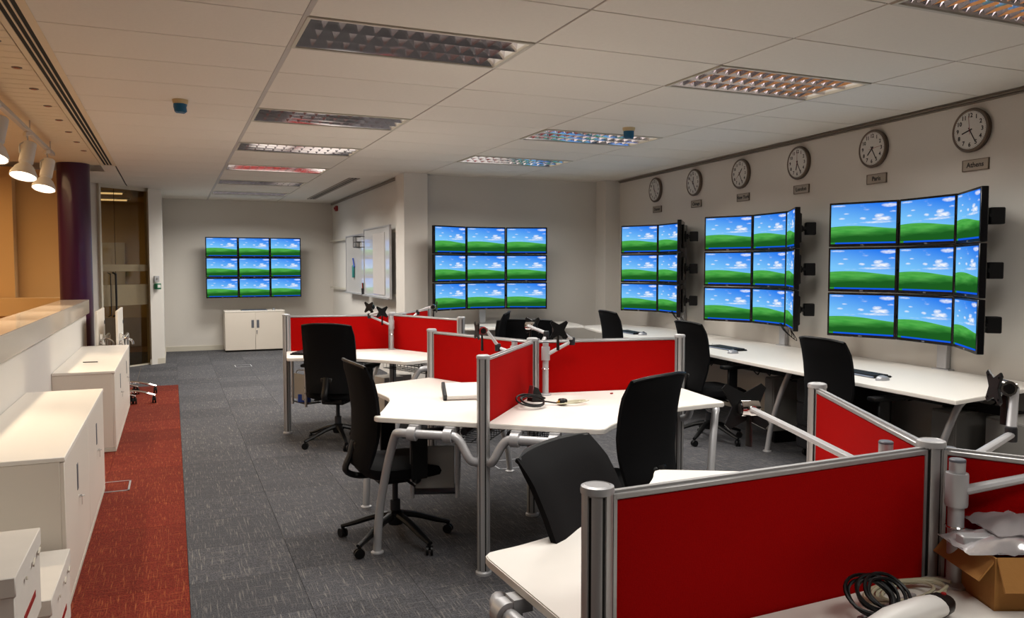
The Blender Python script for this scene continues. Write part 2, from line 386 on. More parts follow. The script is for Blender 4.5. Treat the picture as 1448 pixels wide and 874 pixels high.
obj('void_floor', lambda bm: (bb(bm, -4.5, -1.16, -6, 11.45, -.009, 0), bb(bm, -3.6, -.4, 11.6, 17, -.0095, -.0005)), mat('tan_floor', '#8a6a45', .7, noise=(3, .1)), floor)
# low wall and capping
lw = st('wall_low', lambda bm: bb(bm, -1.13, -.9, -4, 10.16, 0, .99), WALLW)
obj('capping', lambda bm: bb(bm, -1.15, -.868, -4, 10.2, .985, 1.14, bev=.004), mat('capping_gloss', '#d2c8ba', .15, noise=(2, .02), coat=.3), lw)
lw2 = st('wall_low_far', lambda bm: bb(bm, -4.5, -1.22, 10.95, 11.1, 0, .97), WARM)
obj('capping', lambda bm: bb(bm, -4.5, -1.19, 10.9, 11.15, .93, 1.14, bev=.004), WARM, lw2)
col = st('pillar_purple', lambda bm: lathe(bm, [(.172, 0), (.172, CE+.02)], 40, T(-1.03, 10.62)), PURP)
# glass door and meeting room behind
dA, dB = Vector((-.34, 13.56)), Vector((-.95, 12.98)); dd = (dB-dA); DL = dd.length; DANG = math.atan2(-dd.y, -dd.x)
dr = bpy.data.objects.new('door_1', None); C.objects.link(dr); dr['kind'] = 'structure'; dr.location = (dB.x, dB.y, 0); dr.rotation_euler.z = DANG
obj('door_frame', lambda bm: (bb(bm, -.03, .0, -.05, .05, 0, CE), bb(bm, DL, DL+.035, -.05, .05, 0, CE), bb(bm, 0, DL, -.04, .04, CE-.05, CE), bb(bm, 0, DL, -.03, .03, 0, .02)), TRIM, dr)
obj('pane', lambda bm: (bb(bm, 0, .255, -.005, .005, .02, CE-.05), bb(bm, .26, DL, -.005, .005, .02, CE-.05)), GLASS, dr)
obj('frosted_band', lambda bm: (bb(bm, 0, DL, -.008, -.006, .93, 1.24), bb(bm, 0, DL, -.008, -.006, 1.44, 1.54)), FROST, dr)
obj('door_handle', lambda bm: (tube(bm, smooth([(.20, -.012, .78), (.20, -.06, .80), (.20, -.07, .84), (.20, -.07, 1.36), (.20, -.06, 1.40), (.20, -.012, 1.42)], 3), .014, 10), tube(bm, smooth([(.11, -.012, .78), (.11, -.06, .80), (.11, -.07, .84), (.11, -.07, 1.36), (.11, -.06, 1.40), (.11, -.012, 1.42)], 3), .006, 8)), CHAR, dr)
mr_ = st('wall_meeting_room', lambda bm: (bb(bm, -3.7, -.33, 16.6, 16.75, 0, CE), bb(bm, -3.75, -3.6, 11.6, 16.7, 0, CE), bb(bm, -.36, -.33, 13.7, 16.6, 0, CE)), OLIVE)
obj('skirting', lambda bm: bb(bm, -3.6, -.36, 16.58, 16.6, 0, .55), mat('meeting_panel', '#8a7248', .5, noise=(4, .1)), mr_)
tag(obj('whiteboard', lambda bm: (bb(bm, -2.2, -.8, 16.56, 16.6, .95, 1.95, bev=.004)), WPL), 'wide pale whiteboard seen through the glass door', 'whiteboard')
tag(obj('poster', lambda bm: bb(bm, -1.25, -1.02, 16.55, 16.56, 1.5, 1.85), BOXW), 'small white notice sheet seen through the glass door', 'poster')
for y_ in (14.2, 15.6):
    o = thing('strip_light', 'pale ceiling strip light behind the glass door, %s of the two' % ('nearer' if y_ < 15 else 'farther'), 'ceiling light', (-1.3, y_, CE-.03))
    obj('housing', lambda bm: bb(bm, -.65, .65, -.05, .05, 0, .04), WPL, o); obj('tube', lambda bm: tube(bm, [(-.6, 0, -.01), (.6, 0, -.01)], .015, 8), mat('dim_tube', '#ffffff', .5, noise=(3, .01), emis='#ffe2b0', estr=.9), o)

# ================================================================== LUMINAIRES
def make_luminaire():
    t = thing('louvred_luminaire', 'x', 'ceiling light', group='louvred ceiling lights in the tiled ceiling')
    obj('frame', lambda bm: (bb(bm, -.594, .594, -.294, -.272, -.006, .012), bb(bm, -.594, .594, .272, .294, -.006, .012), bb(bm, -.594, -.574, -.272, .272, -.006, .012), bb(bm, .574, .594, -.272, .272, -.006, .012)), TRIM, t)
    obj('housing', lambda bm: (bb(bm, -.594, .594, -.294, .294, .085, .1), bb(bm, -.594, .594, -.294, -.28, .01, .09), bb(bm, -.594, .594, .28, .294, .01, .09), bb(bm, -.594, -.58, -.28, .28, .01, .09), bb(bm, .58, .594, -.28, .28, .01, .09)), WPL, t)
    def blade_x(bm, y, w=.018):                                # long blades, curved V section
        sec = [(-w, .055), (-w*.45, .022), (0, 0), (w*.45, .022), (w, .055)]
        a = [bm.verts.new((-.574, y+q[0], q[1])) for q in sec]; b = [bm.verts.new((.574, y+q[0], q[1])) for q in sec]
        for k in range(4): bm.faces.new((a[k], a[k+1], b[k+1], b[k]))
    lo = lambda bm: [blade_x(bm, y) for y in (-.262, -.09, .09, .262)]
    obj('long_blade', lo, MIRROR, t)
    def cross(bm):
        w = .012
        for sy in ((-.244, -.108), (-.072, .072), (.108, .244)):
            sec = [(-w, .05), (-w*.4, .02), (0, .002), (w*.4, .02), (w, .05)]
            a = [bm.verts.new((q[0], sy[0], q[1])) for q in sec]; b = [bm.verts.new((q[0], sy[1], q[1])) for q in sec]
            for k in range(4): bm.faces.new((a[k], b[k], b[k+1], a[k+1]))
    b0 = obj('cross_blade', cross, MIRROR, t, at=(-.574+1.148/13, 0, 0))
    for k in range(2, 13): obj('cross_blade', b0.data, MIRROR, t, at=(-.574+1.148/13*k, 0, 0))
    tb = obj('tube', lambda bm: tube(bm, [(-.57, 0, .07), (.57, 0, .07)], .013, 8), TUBE, t, at=(0, -.176, 0))
    for y in (0, .176): obj('tube', tb.data, TUBE, t, at=(0, y, 0))
    return t
lum = make_luminaire()
LL = {(0, 0): 'largest louvred ceiling light, centre top of the picture', (0, 4): 'louvred ceiling light second in the left row behind the largest', (0, 7): 'louvred ceiling light third in the left row', (0, 10): 'louvred ceiling light fourth in the left row', (0, 13): 'louvred ceiling light fifth in the left row, next to last', (0, 16): 'farthest louvred ceiling light, nearest the back wall',
      (2, -3): 'louvred ceiling light cut off by the top right corner', (2, 0): 'louvred ceiling light of the right row above the far clocks', (2, 4): 'louvred ceiling light beside the right blue covered detector', (2, 7): 'farthest louvred ceiling light of the right row'}
for c, r in LAMPS:
    if (c, r) in LL: place(lum, (GX(c)+.6, GY(r)+.3, CE), 0, LL[(c, r)])

# ================================================================== MONITORS
MW, MH, PITCHZ = .541, .352, .36
def make_monitor():
    t = thing('monitor', 'x', 'monitor')
    obj('housing', lambda bm: (bb(bm, -MW/2, MW/2, 0, .045, -MH/2, MH/2, bev=.004), bb(bm, -.19, .19, .045, .07, -.13, .13, bev=.01)), BEZ, t)
    def scr(bm):
        w_, z0, z1 = MW/2-.017, -MH/2+.022, MH/2-.016
        vs = [bm.verts.new(p) for p in ((-w_, -.0012, z0), (w_, -.0012, z0), (w_, -.0012, z1), (-w_, -.0012, z1))]
        f = bm.faces.new(vs); uv = bm.loops.layers.uv.new('UVMap')
        for l, c in zip(f.loops, ((0, 0), (1, 0), (1, 1), (0, 1))): l[uv].uv = c
    bm = bmesh.new(); scr(bm); me = bpy.data.meshes.new('screen'); bm.to_mesh(me); bm.free(); me.materials.append(SCREEN)
    obj('screen', me, SCREEN, t)
    lg = text_mesh('DELL', .013); lg.materials.append(SILV)
    o = obj('badge', lg, SILV, t, at=(0, -.001, -MH/2+.011)); o.rotation_euler = (pi/2, 0, 0)
    obj('bracket', lambda bm: (bb(bm, -.06, .06, .07, .082, -.06, .06), bb(bm, -.03, .03, .082, .10, -.03, .03, bev=.004)), BLK, t)
    return t
mon = make_monitor()
RN = ['top', 'middle', 'bottom']; BANKS = []; BN = []
def bank(P0, ang, wings, where, cols):
    """P0 left end (seen from the operator), ang direction of the middle, wings (left, right) turn"""
    a = [ang+wings[0], ang, ang-wings[1]]; p = Vector(P0); BP = []; BANKS.append((P0, BP))
    for k in range(3):
        d = Vector((cos(a[k]), sin(a[k]))); c = p+d*.2725; p = p+d*.545; nb = Vector((-d.y, d.x)); BP += [c-d*.12+nb*.105, c+d*.12+nb*.105]; BN.append((c, nb, a[k]))
        for r in range(3):
            place(mon, (c.x, c.y, 2.029-PITCHZ*(r+.5)), a[k], 'monitor with green hill wallpaper, %s %s one of the %s' % (RN[r], cols[k], where), 'monitors of the '+where)
CW = ['left', 'centre', 'right']
bank((4.920, 5.008), RD(-96.9), (RD(28), RD(31)), 'nearest right wall bank', CW)
bank((5.090, 6.894), RD(-96.2), (RD(29), RD(29)), 'second right wall bank', CW)
bank((5.252, 8.845), RD(-95), (RD(30.5), RD(34)), 'farthest right wall bank', CW)
bank((3.006, 9.564), RD(-2.2), (RD(25.5), RD(22)), 'bank beside the white pillar', CW)
bank((.545, 15.02), 0, (0, 0), 'flat bank above the far cabinet', CW)
def stand(i, loc, rz, label):
    t = thing('monitor_stand', label, 'monitor stand', loc, rz, 'white posts carrying the monitor banks')
    MI = (T(*loc) @ RZ(rz)).inverted()
    obj('post', lambda bm: bb(bm, -.045, .045, -.02, .02, .757, 2.0, bev=.005), ALUP, t)
    obj('foot_plate', lambda bm: bb(bm, -.075, .075, -.03, .03, .75, .757), ALUP, t)
    for k in range(3):
        z = 2.029-PITCHZ*(k+.5)
        obj('crossbar', lambda bm: tube(bm, [MI @ Vector((q.x, q.y, z)) for q in BANKS[i][1]], .012, 8), BLK, t)
        for j in ((2,) if i < 3 else (0,)):
            c, nb, an = BN[3*i+j]; q = MI @ Vector((*(c+nb*.165), z))
            obj('pivot_block', lambda bm: (box(bm, q, (.09, .09, .11), rz=an-rz, bev=.006), tube(bm, [MI @ Vector((*(c+nb*.10), z)), q], .02, 8)), BLK, t)
for i, ((x, y), lb) in enumerate((((rwx(4.2)-.028, 4.2), 'white post rising from the desk behind the nearest right wall bank'), ((rwx(6.08)-.028, 6.08), 'white post rising from the desk behind the second right wall bank'), ((rwx(7.98)-.028, 7.98), 'white post rising from the desk behind the farthest right wall bank'))):
    stand(i, (x, y, 0), RWANG, lb)
stand(3, (3.80, 9.98, 0), 0, 'white post rising from the desk below the bank beside the pillar')
wm = thing('wall_bracket', 'black frame fixing the flat far monitor wall to the back wall', 'bracket', (1.36, 15.2, 0))
obj('rail', lambda bm: [bb(bm, -.6, .6, -.03, .0, z-.02, z+.02) for z in (1.13, 1.49, 1.85)], BLK, wm)
obj('wall_arm', lambda bm: [bb(bm, x-.03, x+.03, -.0, .19, z-.03, z+.03) for z in (1.13, 1.85) for x in (-.5, .5)], BLK, wm)
for (x, y) in ((5.07, 3.9), (5.27, 5.8), (5.44, 7.8)):
    for z in (1.13, 1.49, 1.85):
        pass
def cable_bundle(loc, label):
    def f(bm):
        for k in range(3):
            tube(bm, smooth([(0, 0, 0), (.02+.02*k, .02*k, -.05), (.01+.03*k, -.03, -.11-.02*k), (-.05, -.02+.01*k, -.06), (-.07-.01*k, .02, .01)], 4), .0035, 6)
    o = obj('cable_loop', f, BLK, at=loc); return tag(o, label, 'cable')
cable_bundle((5.36, 7.72, .99), 'black cables looping below the farthest right monitor wall')
cable_bundle((5.15, 5.70, .99), 'black cables looping below the second right monitor wall')

# ================================================================== 120 DEGREE WORKSTATIONS
L_ARM = .97
ZD = .75
def screen_post(x, y, label):
    t = thing('screen_post', label, 'post', (x, y, 0))
    def body(bm):
        n = 90; sec = []
        for k in range(n):
            a = 2*pi*k/n; r = .032-(.006 if min(abs(math.degrees(a)-g) for g in (33, 88, 150, 213, 268, 330)) < 7 else 0); sec.append((r*cos(a), r*sin(a)))
        prism(bm, sec, .0, 1.07)
    obj('extrusion', body, ALU, t)
    obj('slot_channel', lambda bm: [box(bm, (.0265*cos(a), .0265*sin(a), .535), (.003, .007, 1.06), rz=a) for a in map(RD, (33, 88, 150, 213, 268, 330))], DARK, t)
    obj('cap', lambda bm: lathe(bm, [(.034, 0), (.0345, .006), (.033, .014), (.026, .017), (.0245, .0155)], 32, T(0, 0, 1.07)), ALUP, t)
    obj('base', lambda bm: lathe(bm, [(.04, 0), (.04, .012), (.03, .02)], 24), ALUP, t)
    return t
def fabric_screen(p, q, label, group):
    d = Vector((q[0]-p[0], q[1]-p[1])); l = d.length; a = math.atan2(d.y, d.x)
    t = thing('desk_screen', label, 'screen', (p[0], p[1], 0), a, group)
    obj('fabric_panel', lambda bm: bb(bm, .036, l-.036, -.0125, .0125, .70, 1.053, bev=.003), RED, t)
    obj('top_rail', lambda bm: (bb(bm, .034, l-.034, -.0145, .0145, 1.054, 1.066, bev=.002), bb(bm, .034, l-.034, -.006, .006, 1.066, 1.071)), ALU, t)
    obj('bottom_rail', lambda bm: bb(bm, .034, l-.034, -.0145, .0145, .688, .70), ALU, t)
    for q in (.030, l-.038): obj('side_rail', lambda bm: bb(bm, q, q+.008, -.014, .014, .70, 1.066), ALU, t)
    return t
def rot2(v, a): return Vector((v[0]*cos(a)-v[1]*sin(a), v[0]*sin(a)+v[1]*cos(a)))
def desk120(cx, cy, ang, label, extra=None, legs=(True, True), L=L_ARM, curve=.86):
    """ang = bisector direction; local +X = bisector; wings at +-60 deg"""
    t = thing('corner_desk', label, 'desk', (cx, cy, 0), ang, 'white three way corner desks')
    u1, u2 = Vector((cos(pi/3), sin(pi/3))), Vector((cos(pi/3), -sin(pi/3)))     # along the screens
    n1, n2 = Vector((sin(pi/3), -cos(pi/3))), Vector((sin(pi/3), cos(pi/3)))     # into the desk
    g, D, Lw = .016, .6, L-.0
    O = Vector((g/sin(pi/3), 0)); E1, E2 = u1*Lw+n1*g, u2*Lw+n2*g; C1, C2 = u1*Lw+n1*D, u2*Lw+n2*D
    def corner(P, a, b, r=.05):
        return [P+a*r, P+a*r*.45+b*r*.1, P+a*r*.1+b*r*.45, P+b*r]
    cu1 = [C1-u1*.10-n1*.004, C1-u1*.20+n1*.01]; cu2 = [C2-u2*.20+n2*.01, C2-u2*.10-n2*.004]
    inner = smooth([C1-u1*.05, C1-u1*.14+n1*.015, Vector((curve+.035, .20)), Vector((curve, 0)), Vector((curve+.035, -.20)), C2-u2*.14+n2*.015, C2-u2*.05], 5)
    inner = [Vector((p[0], p[1])) for p in inner]
    out = [O.to_tuple(), E1.to_tuple()] + [p.to_tuple() for p in corner(C1, -n1, -u1)[:-1]] + [p.to_tuple() for p in inner] + [p.to_tuple() for p in corner(C2, -n2, -u2)[::-1][1:]] + [E2.to_tuple()]
    obj('desk_top', lambda bm: prism(bm, out, ZD-.025, ZD, bev=.003), DESK, t)
    def frame(E, u, n):
        # local frame: s = distance from the post into the desk, along n; inset i towards the centre
        def P(s, z, i=-.035): q = u*(L-(0 if s < .04 else i)-max(0, s-.42)*.75)+n*s; return (q.x, q.y, z)
        path = smooth([P(.03, .555), P(.06, .575), P(.10, .645), P(.13, .678), P(.18, .685), P(.38, .685), P(.44, .682), P(.47, .66), P(.52, .54), P(.565, .40), P(.61, .22), P(.63, .05), P(.632, .012)], 3)
        obj('leg', lambda bm: (tube(bm, path, .022, 12), lathe(bm, [(.034, 0), (.034, .006), (.022, .014)], 18, T(*P(.632, 0)))), ALUP, t)
        for s in (.17, .36):
            obj('clamp_ring', lambda bm: (tube(bm, [P(s-.021, .685), P(s+.021, .685)], .035, 18), box(bm, (*P(s, .70, .0)[:2], .708), (.05, .05, .034), rz=math.atan2(n.y, n.x))), ALUP, t)
    if legs[0]: frame(E1, u1, n1)
    if legs[1]: frame(E2, u2, n2)
    obj('beam', lambda bm: (tube(bm, [(*(u1*(L-.05)+n1*.12), .69), (.14, 0, .69), (*(u2*(L-.05)+n2*.12), .69)], .018, 8)), CHAR, t)
    def tray(bm):
        for u, n in ((u1, n1), (u2, n2)):
            for k in range(13):
                a = u*(.15+.05*k)+n*.06; bm2 = a+n*.16
                tube(bm, [(*a, .70), (*a, .60), (*bm2, .60), (*bm2, .70)], .0025, 4)
            for z, s in ((.60, .06), (.65, .06), (.60, .14), (.60, .22), (.65, .22), (.69, .22)):
                a = u*.15+n*s; b = u*.75+n*s; tube(bm, [(*a, z), (*b, z)], .0025, 4)
    obj('cable_tray', tray, BLK, t, label='black wire cable basket under the desk')
    return t
def cluster(cx, cy, a0, name, plabels, slabels, dlabels, L=L_ARM, seen=(1, 1, 1, 1)):
    A = [a0+k*2*pi/3 for k in range(3)]
    pts = [(cx+L*cos(a), cy+L*sin(a)) for a in A]
    screen_post(cx, cy, plabels[3])
    for k in range(3):
        screen_post(*pts[k], plabels[k]); fabric_screen((cx, cy), pts[k], slabels[k], 'red fabric desk screens')
        if dlabels[k]: desk120(cx, cy, A[k]+pi/3, dlabels[k], L=L, legs=(not (name == 'far' and k == 2), not (name == 'far' and k == 0)))
MID = (1.995, 4.388); NEAR = (1.739, 1.415); FAR = (1.888, 7.314)
cluster(*MID, RD(231.3), 'mid',
        ['slotted silver screen post in the picture centre, front end of the middle cluster', 'slotted silver screen post right end of the middle cluster beside the chair', 'slotted silver screen post at the far left end of the middle cluster', 'slotted silver screen post at the hub of the middle desk cluster'],
        ['red fabric screen running toward the camera from the middle hub', 'red fabric screen running right from the middle hub', 'red fabric screen running back left from the middle hub'],
        ['white corner desk with coiled cables in the middle cluster', 'white corner desk hidden behind the middle screens', 'white corner desk with the white box on it left of the centre post'])
cluster(*NEAR, RD(182.1), 'near',
        ['slotted silver screen post with round cap, biggest in the foreground', 'slotted silver screen post at the camera side end of the near cluster', 'slotted silver screen post at the rear end of the near cluster', 'slotted silver screen post at the hub of the near desk cluster'],
        ['largest red fabric screen filling the foreground', 'dark red fabric screen at the right picture edge', 'bright red fabric screen behind the foreground hub post'],
        ['white corner desk in the bottom right corner under cardboard box', 'white corner desk behind the right edge screen', 'white corner desk at bottom centre behind the foreground screen'])
cluster(*FAR, RD(172.8), 'far',
        ['silver screen post at the left end of the far cluster near the back cabinet', 'silver screen post at the front right end of the far cluster', 'silver screen post at the rear end of the far cluster below the pillar', 'silver screen post at the hub of the far desk cluster'],
        ['red fabric screen left behind the tall black chair', 'red fabric screen front right of the far cluster', 'red fabric screen rear of the far cluster, only its top visible'],
        ['white corner desk of the far cluster in front of the tall black chair', 'white corner desk on the right side of the far cluster', 'white corner desk at the back of the far cluster'], L=.956)
# ---- hanging computer cradles
def cradle(x, y, rz, label, h=.0, part=True):
    t = thing('computer_cradle', label, 'computer holder', (x, y, 0), rz, 'computer cradles hung under desks')
    for s in (-.12, .12):
        obj('rod', lambda bm: (tube(bm, [(s, 0, .72), (s, 0, .28)], .012, 10), [tube(bm, [(s-.0, -.013, z), (s, -.02, z)], .005, 6) for z in (.45, .40, .35)]), ALUP, t)
    obj('back_plate', lambda bm: bb(bm, -.105, .105, .005, .015, .33, .56, bev=.004), PANEL, t)
    obj('wire_frame', lambda bm: (tube(bm, smooth([(-.09, .02, .565), (-.08, .05, .585), (.10, .12, .575), (.13, .14, .55), (.13, .14, .34), (.12, .02, .31)], 3), .005, 6)), ALUP, t)
    obj('shelf', lambda bm: bb(bm, -.12, .12, .0, .15, .30, .312), CHAR, t)
    return t
cradle(1.27, 4.05, RD(-20), 'hanging grey computer cradle under the desk left of the centre post')
cradle(1.02, 7.25, RD(-70), 'hanging computer cradle with blue label under the far left desk')
tag(obj('label_card', lambda bm: bb(bm, -.055, .055, -.01, .01, 0, .07, bev=.002), BLUEP, at=(1.06, 7.22, .312), rz=RD(-15)), 'small blue box on the hanging cradle under the far left desk', 'box')

# ================================================================== RIGHT WALL DESK
def rdesk():
    t = thing('wall_desk', 'long white desk running along the right wall below the monitor walls', 'desk')
    fr = [(4.105, 3.186), (4.13, 3.55), (4.18, 4.50), (4.31, 5.75), (4.47, 7.1), (4.60, 8.0), (4.74, 8.75), (4.86, 9.12)]
    bk = [(5.35, 9.25), (rwx(9.2)-.13, 8.85), (rwx(8)-.02, 8.0), (rwx(6)-.02, 6.0), (rwx(4)-.02, 4.0), (rwx(3.3)-.02, 3.38)]
    sm = [tuple(p)[:2] for p in smooth([(*p, 0) for p in fr], 3)]
    obj('desk_top', lambda bm: prism(bm, sm+bk, .725, .75, bev=.003), DESK, t)
    for x, y in ((4.47, 4.95), (4.30, 3.30), (4.62, 6.75), (4.86, 8.5)):
        obj('leg', lambda bm: (tube(bm, smooth([(x+.30, y+.1, .70), (x+.17, y+.12, .69), (x+.10, y+.15, .55), (x+.03, y+.2, .25), (x, y+.22, .01)], 3), .022, 10), lathe(bm, [(.036, 0), (.034, .008), (.02, .012)], 16, T(x, y+.22))), ALUP, t)
    obj('beam', lambda bm: (tube(bm, [(4.75, 3.4, .69), (5.2, 8.7, .69)], .02, 8)), CHAR, t)
    def tray(bm):
        bb(bm, 4.88, 5.08, 3.45, 8.6, .56, .575); bb(bm, 4.87, 4.885, 3.45, 8.6, .56, .62)
    obj('cable_tray', tray, BLK, t)
    def mess(bm):
        rr = random.Random(3)
        for k in range(26):
            y = 3.5+k*.19; p = [(4.86+rr.uniform(-.04, .15), y+rr.uniform(-.1, .35)*(j/3), .70-.10*math.sin(j)-rr.uniform(0, .08)) for j in range(5)]
            tube(bm, smooth(p, 3), .006, 5)
    obj('cabling', mess, BLK, t, kind='stuff')
rdesk()
def pedestal(x, y, rz, col_, label, w=.42, d=.55, h=.55):
    t = thing('pedestal', label, 'drawer unit', (x, y, 0), rz, 'low units under the long wall desk')
    obj('body', lambda bm: bb(bm, -w/2, w/2, -d/2, d/2, .07, .07+h, bev=.005), col_, t)
    for k in range(3): obj('drawer', lambda bm: bb(bm, -w/2+.01, w/2-.01, -d/2-.014, -d/2, .08+k*h/3, .07+(k+1)*h/3-.006, bev=.002), col_, t)
    for sx in (-1, 1):
        for sy in (-1, 1): obj('castor', lambda bm: (cyl(bm, (sx*(w/2-.05)-.012, sy*(d/2-.05), .03), (sx*(w/2-.05)+.012, sy*(d/2-.05), .03), .028), cyl(bm, (sx*(w/2-.05), sy*(d/2-.05), .03), (sx*(w/2-.05), sy*(d/2-.05), .07), .01)), BLK, t)
pedestal(4.86, 4.75, RWANG, CHAR, 'dark mobile drawer unit under the wall desk behind the second chair')
for x, y, w_, lb in ((4.92, 5.43, .12, 'narrow light grey computer tower under the wall desk by the slanted leg'), (4.90, 3.72, .20, 'light grey unit under the near end of the wall desk'), (4.95, 3.30, .34, 'wide light grey unit at the right edge under the wall desk')):
    t = thing('computer_tower', lb, 'computer', (x, y, 0), RWANG, 'grey towers under the long wall desk')
    obj('case', lambda bm: bb(bm, -w_/2, w_/2, -.2, .2, .1, .56, bev=.006), PANEL, t)
    obj('front_panel', lambda bm: bb(bm, -w_/2+.008, w_/2-.008, -.208, -.2, .11, .55, bev=.002), PANEL, t)
    obj('foot', lambda bm: [bb(bm, s*w_/2*.7-.015, s*w_/2*.7+.015, -.18, .18, 0, .1) for s in (-1, 1)], BLK, t)
# middle wall desk
def mdesk():
    t = thing('wall_desk', 'white desk below the middle monitor wall, half hidden by red screens', 'desk')
    obj('desk_top', lambda bm: prism(bm, [(3.12, YM-.12), (3.2, 9.35), (3.5, 9.2), (4.1, 9.25), (4.86, 9.02), (4.98, 9.5), (5.02, YM-.17)], .725, .75, bev=.003), DESK, t)
    for x, y in ((3.4, 9.45), (4.75, 9.25)):
        obj('leg', lambda bm: tube(bm, smooth([(x-.25, y+.15, .70), (x-.1, y+.1, .68), (x-.03, y, .4), (x, y-.03, .01)], 3), .024, 10), CHAR, t)
mdesk()
# ---- keyboards and mice
def make_kb():
    t = thing('keyboard', 'x', 'keyboard', group='black keyboards on the wall desks')
    obj('case', lambda bm: (prism(bm, [(-.225, -.075), (.225, -.075), (.225, .075), (-.225, .075)], 0, .013, bev=.004)), BLK, t)
    def keys(bm):
        for r in range(5):
            n = 18 if r else 16
            for k in range(n): box(bm, (-.205+.41*(k+.5)/n, -.052+.026*r, .0165), (.41/n-.004, .020, .007), bev=.0)
    obj('keys', keys, mat('key_plastic', '#1b1d22', .45, noise=(30, .2)), t, kind='stuff')
    obj('palm_edge', lambda bm: tube(bm, [(-.22, -.078, .008), (.22, -.078, .008)], .006, 8), mat('keyboard_edge', '#6d7889', .3, .3, noise=(10, .05)), t)
    return t
def make_mouse():
    t = thing('mouse', 'x', 'mouse', group='silver and black computer mice')
    def f(bm):
        n = 12; m_ = 6; rings = []
        for j in range(m_+1):
            v = j/m_; z = .034*math.sin(v*pi/2); s = math.cos(v*pi/2)**.6 if j < m_ else .02
            rings.append([bm.verts.new((.029*s*cos(2*pi*k/n), .055*s*sin(2*pi*k/n), z)) for k in range(n)])
        for a, b in zip(rings, rings[1:]):
            for k in range(n): bm.faces.new((a[k], a[(k+1) % n], b[(k+1) % n], b[k]))
        bm.faces.new(rings[0][::-1]); bm.faces.new(rings[-1])
    obj('shell', f, SILV, t); obj('button', lambda bm: box(bm, (0, .025, .026), (.03, .045, .014), rx=-.5, bev=.004), BLK, t)
    return t
kb, ms = make_kb(), make_mouse()
for kx, ky, mx, my, rz, w_ in ((4.50, 4.26, 4.39, 3.96, RWANG, 'nearest, right of the second wall chair'), (4.73, 6.05, 4.53, 5.70, RWANG, 'second, below the second monitor wall'), (4.84, 7.92, 4.80, 7.60, RWANG, 'farthest, below the third monitor wall')):
    place(kb, (kx, ky, .75), rz, 'black keyboard on the long wall desk, '+w_)
    place(ms, (mx, my, .75), rz, 'silver and black mouse on the long wall desk, '+w_)
place(kb, (1.34, 14.98, .7255), 0, 'black keyboard lying on the far cream cabinet')
place(ms, (1.68, 14.98, .7255), 0, 'mouse lying on the far cream cabinet')
place(kb, (1.10, 7.25, .75), RD(60), 'black keyboard on the far left desk, peeking out left of the tall chair')

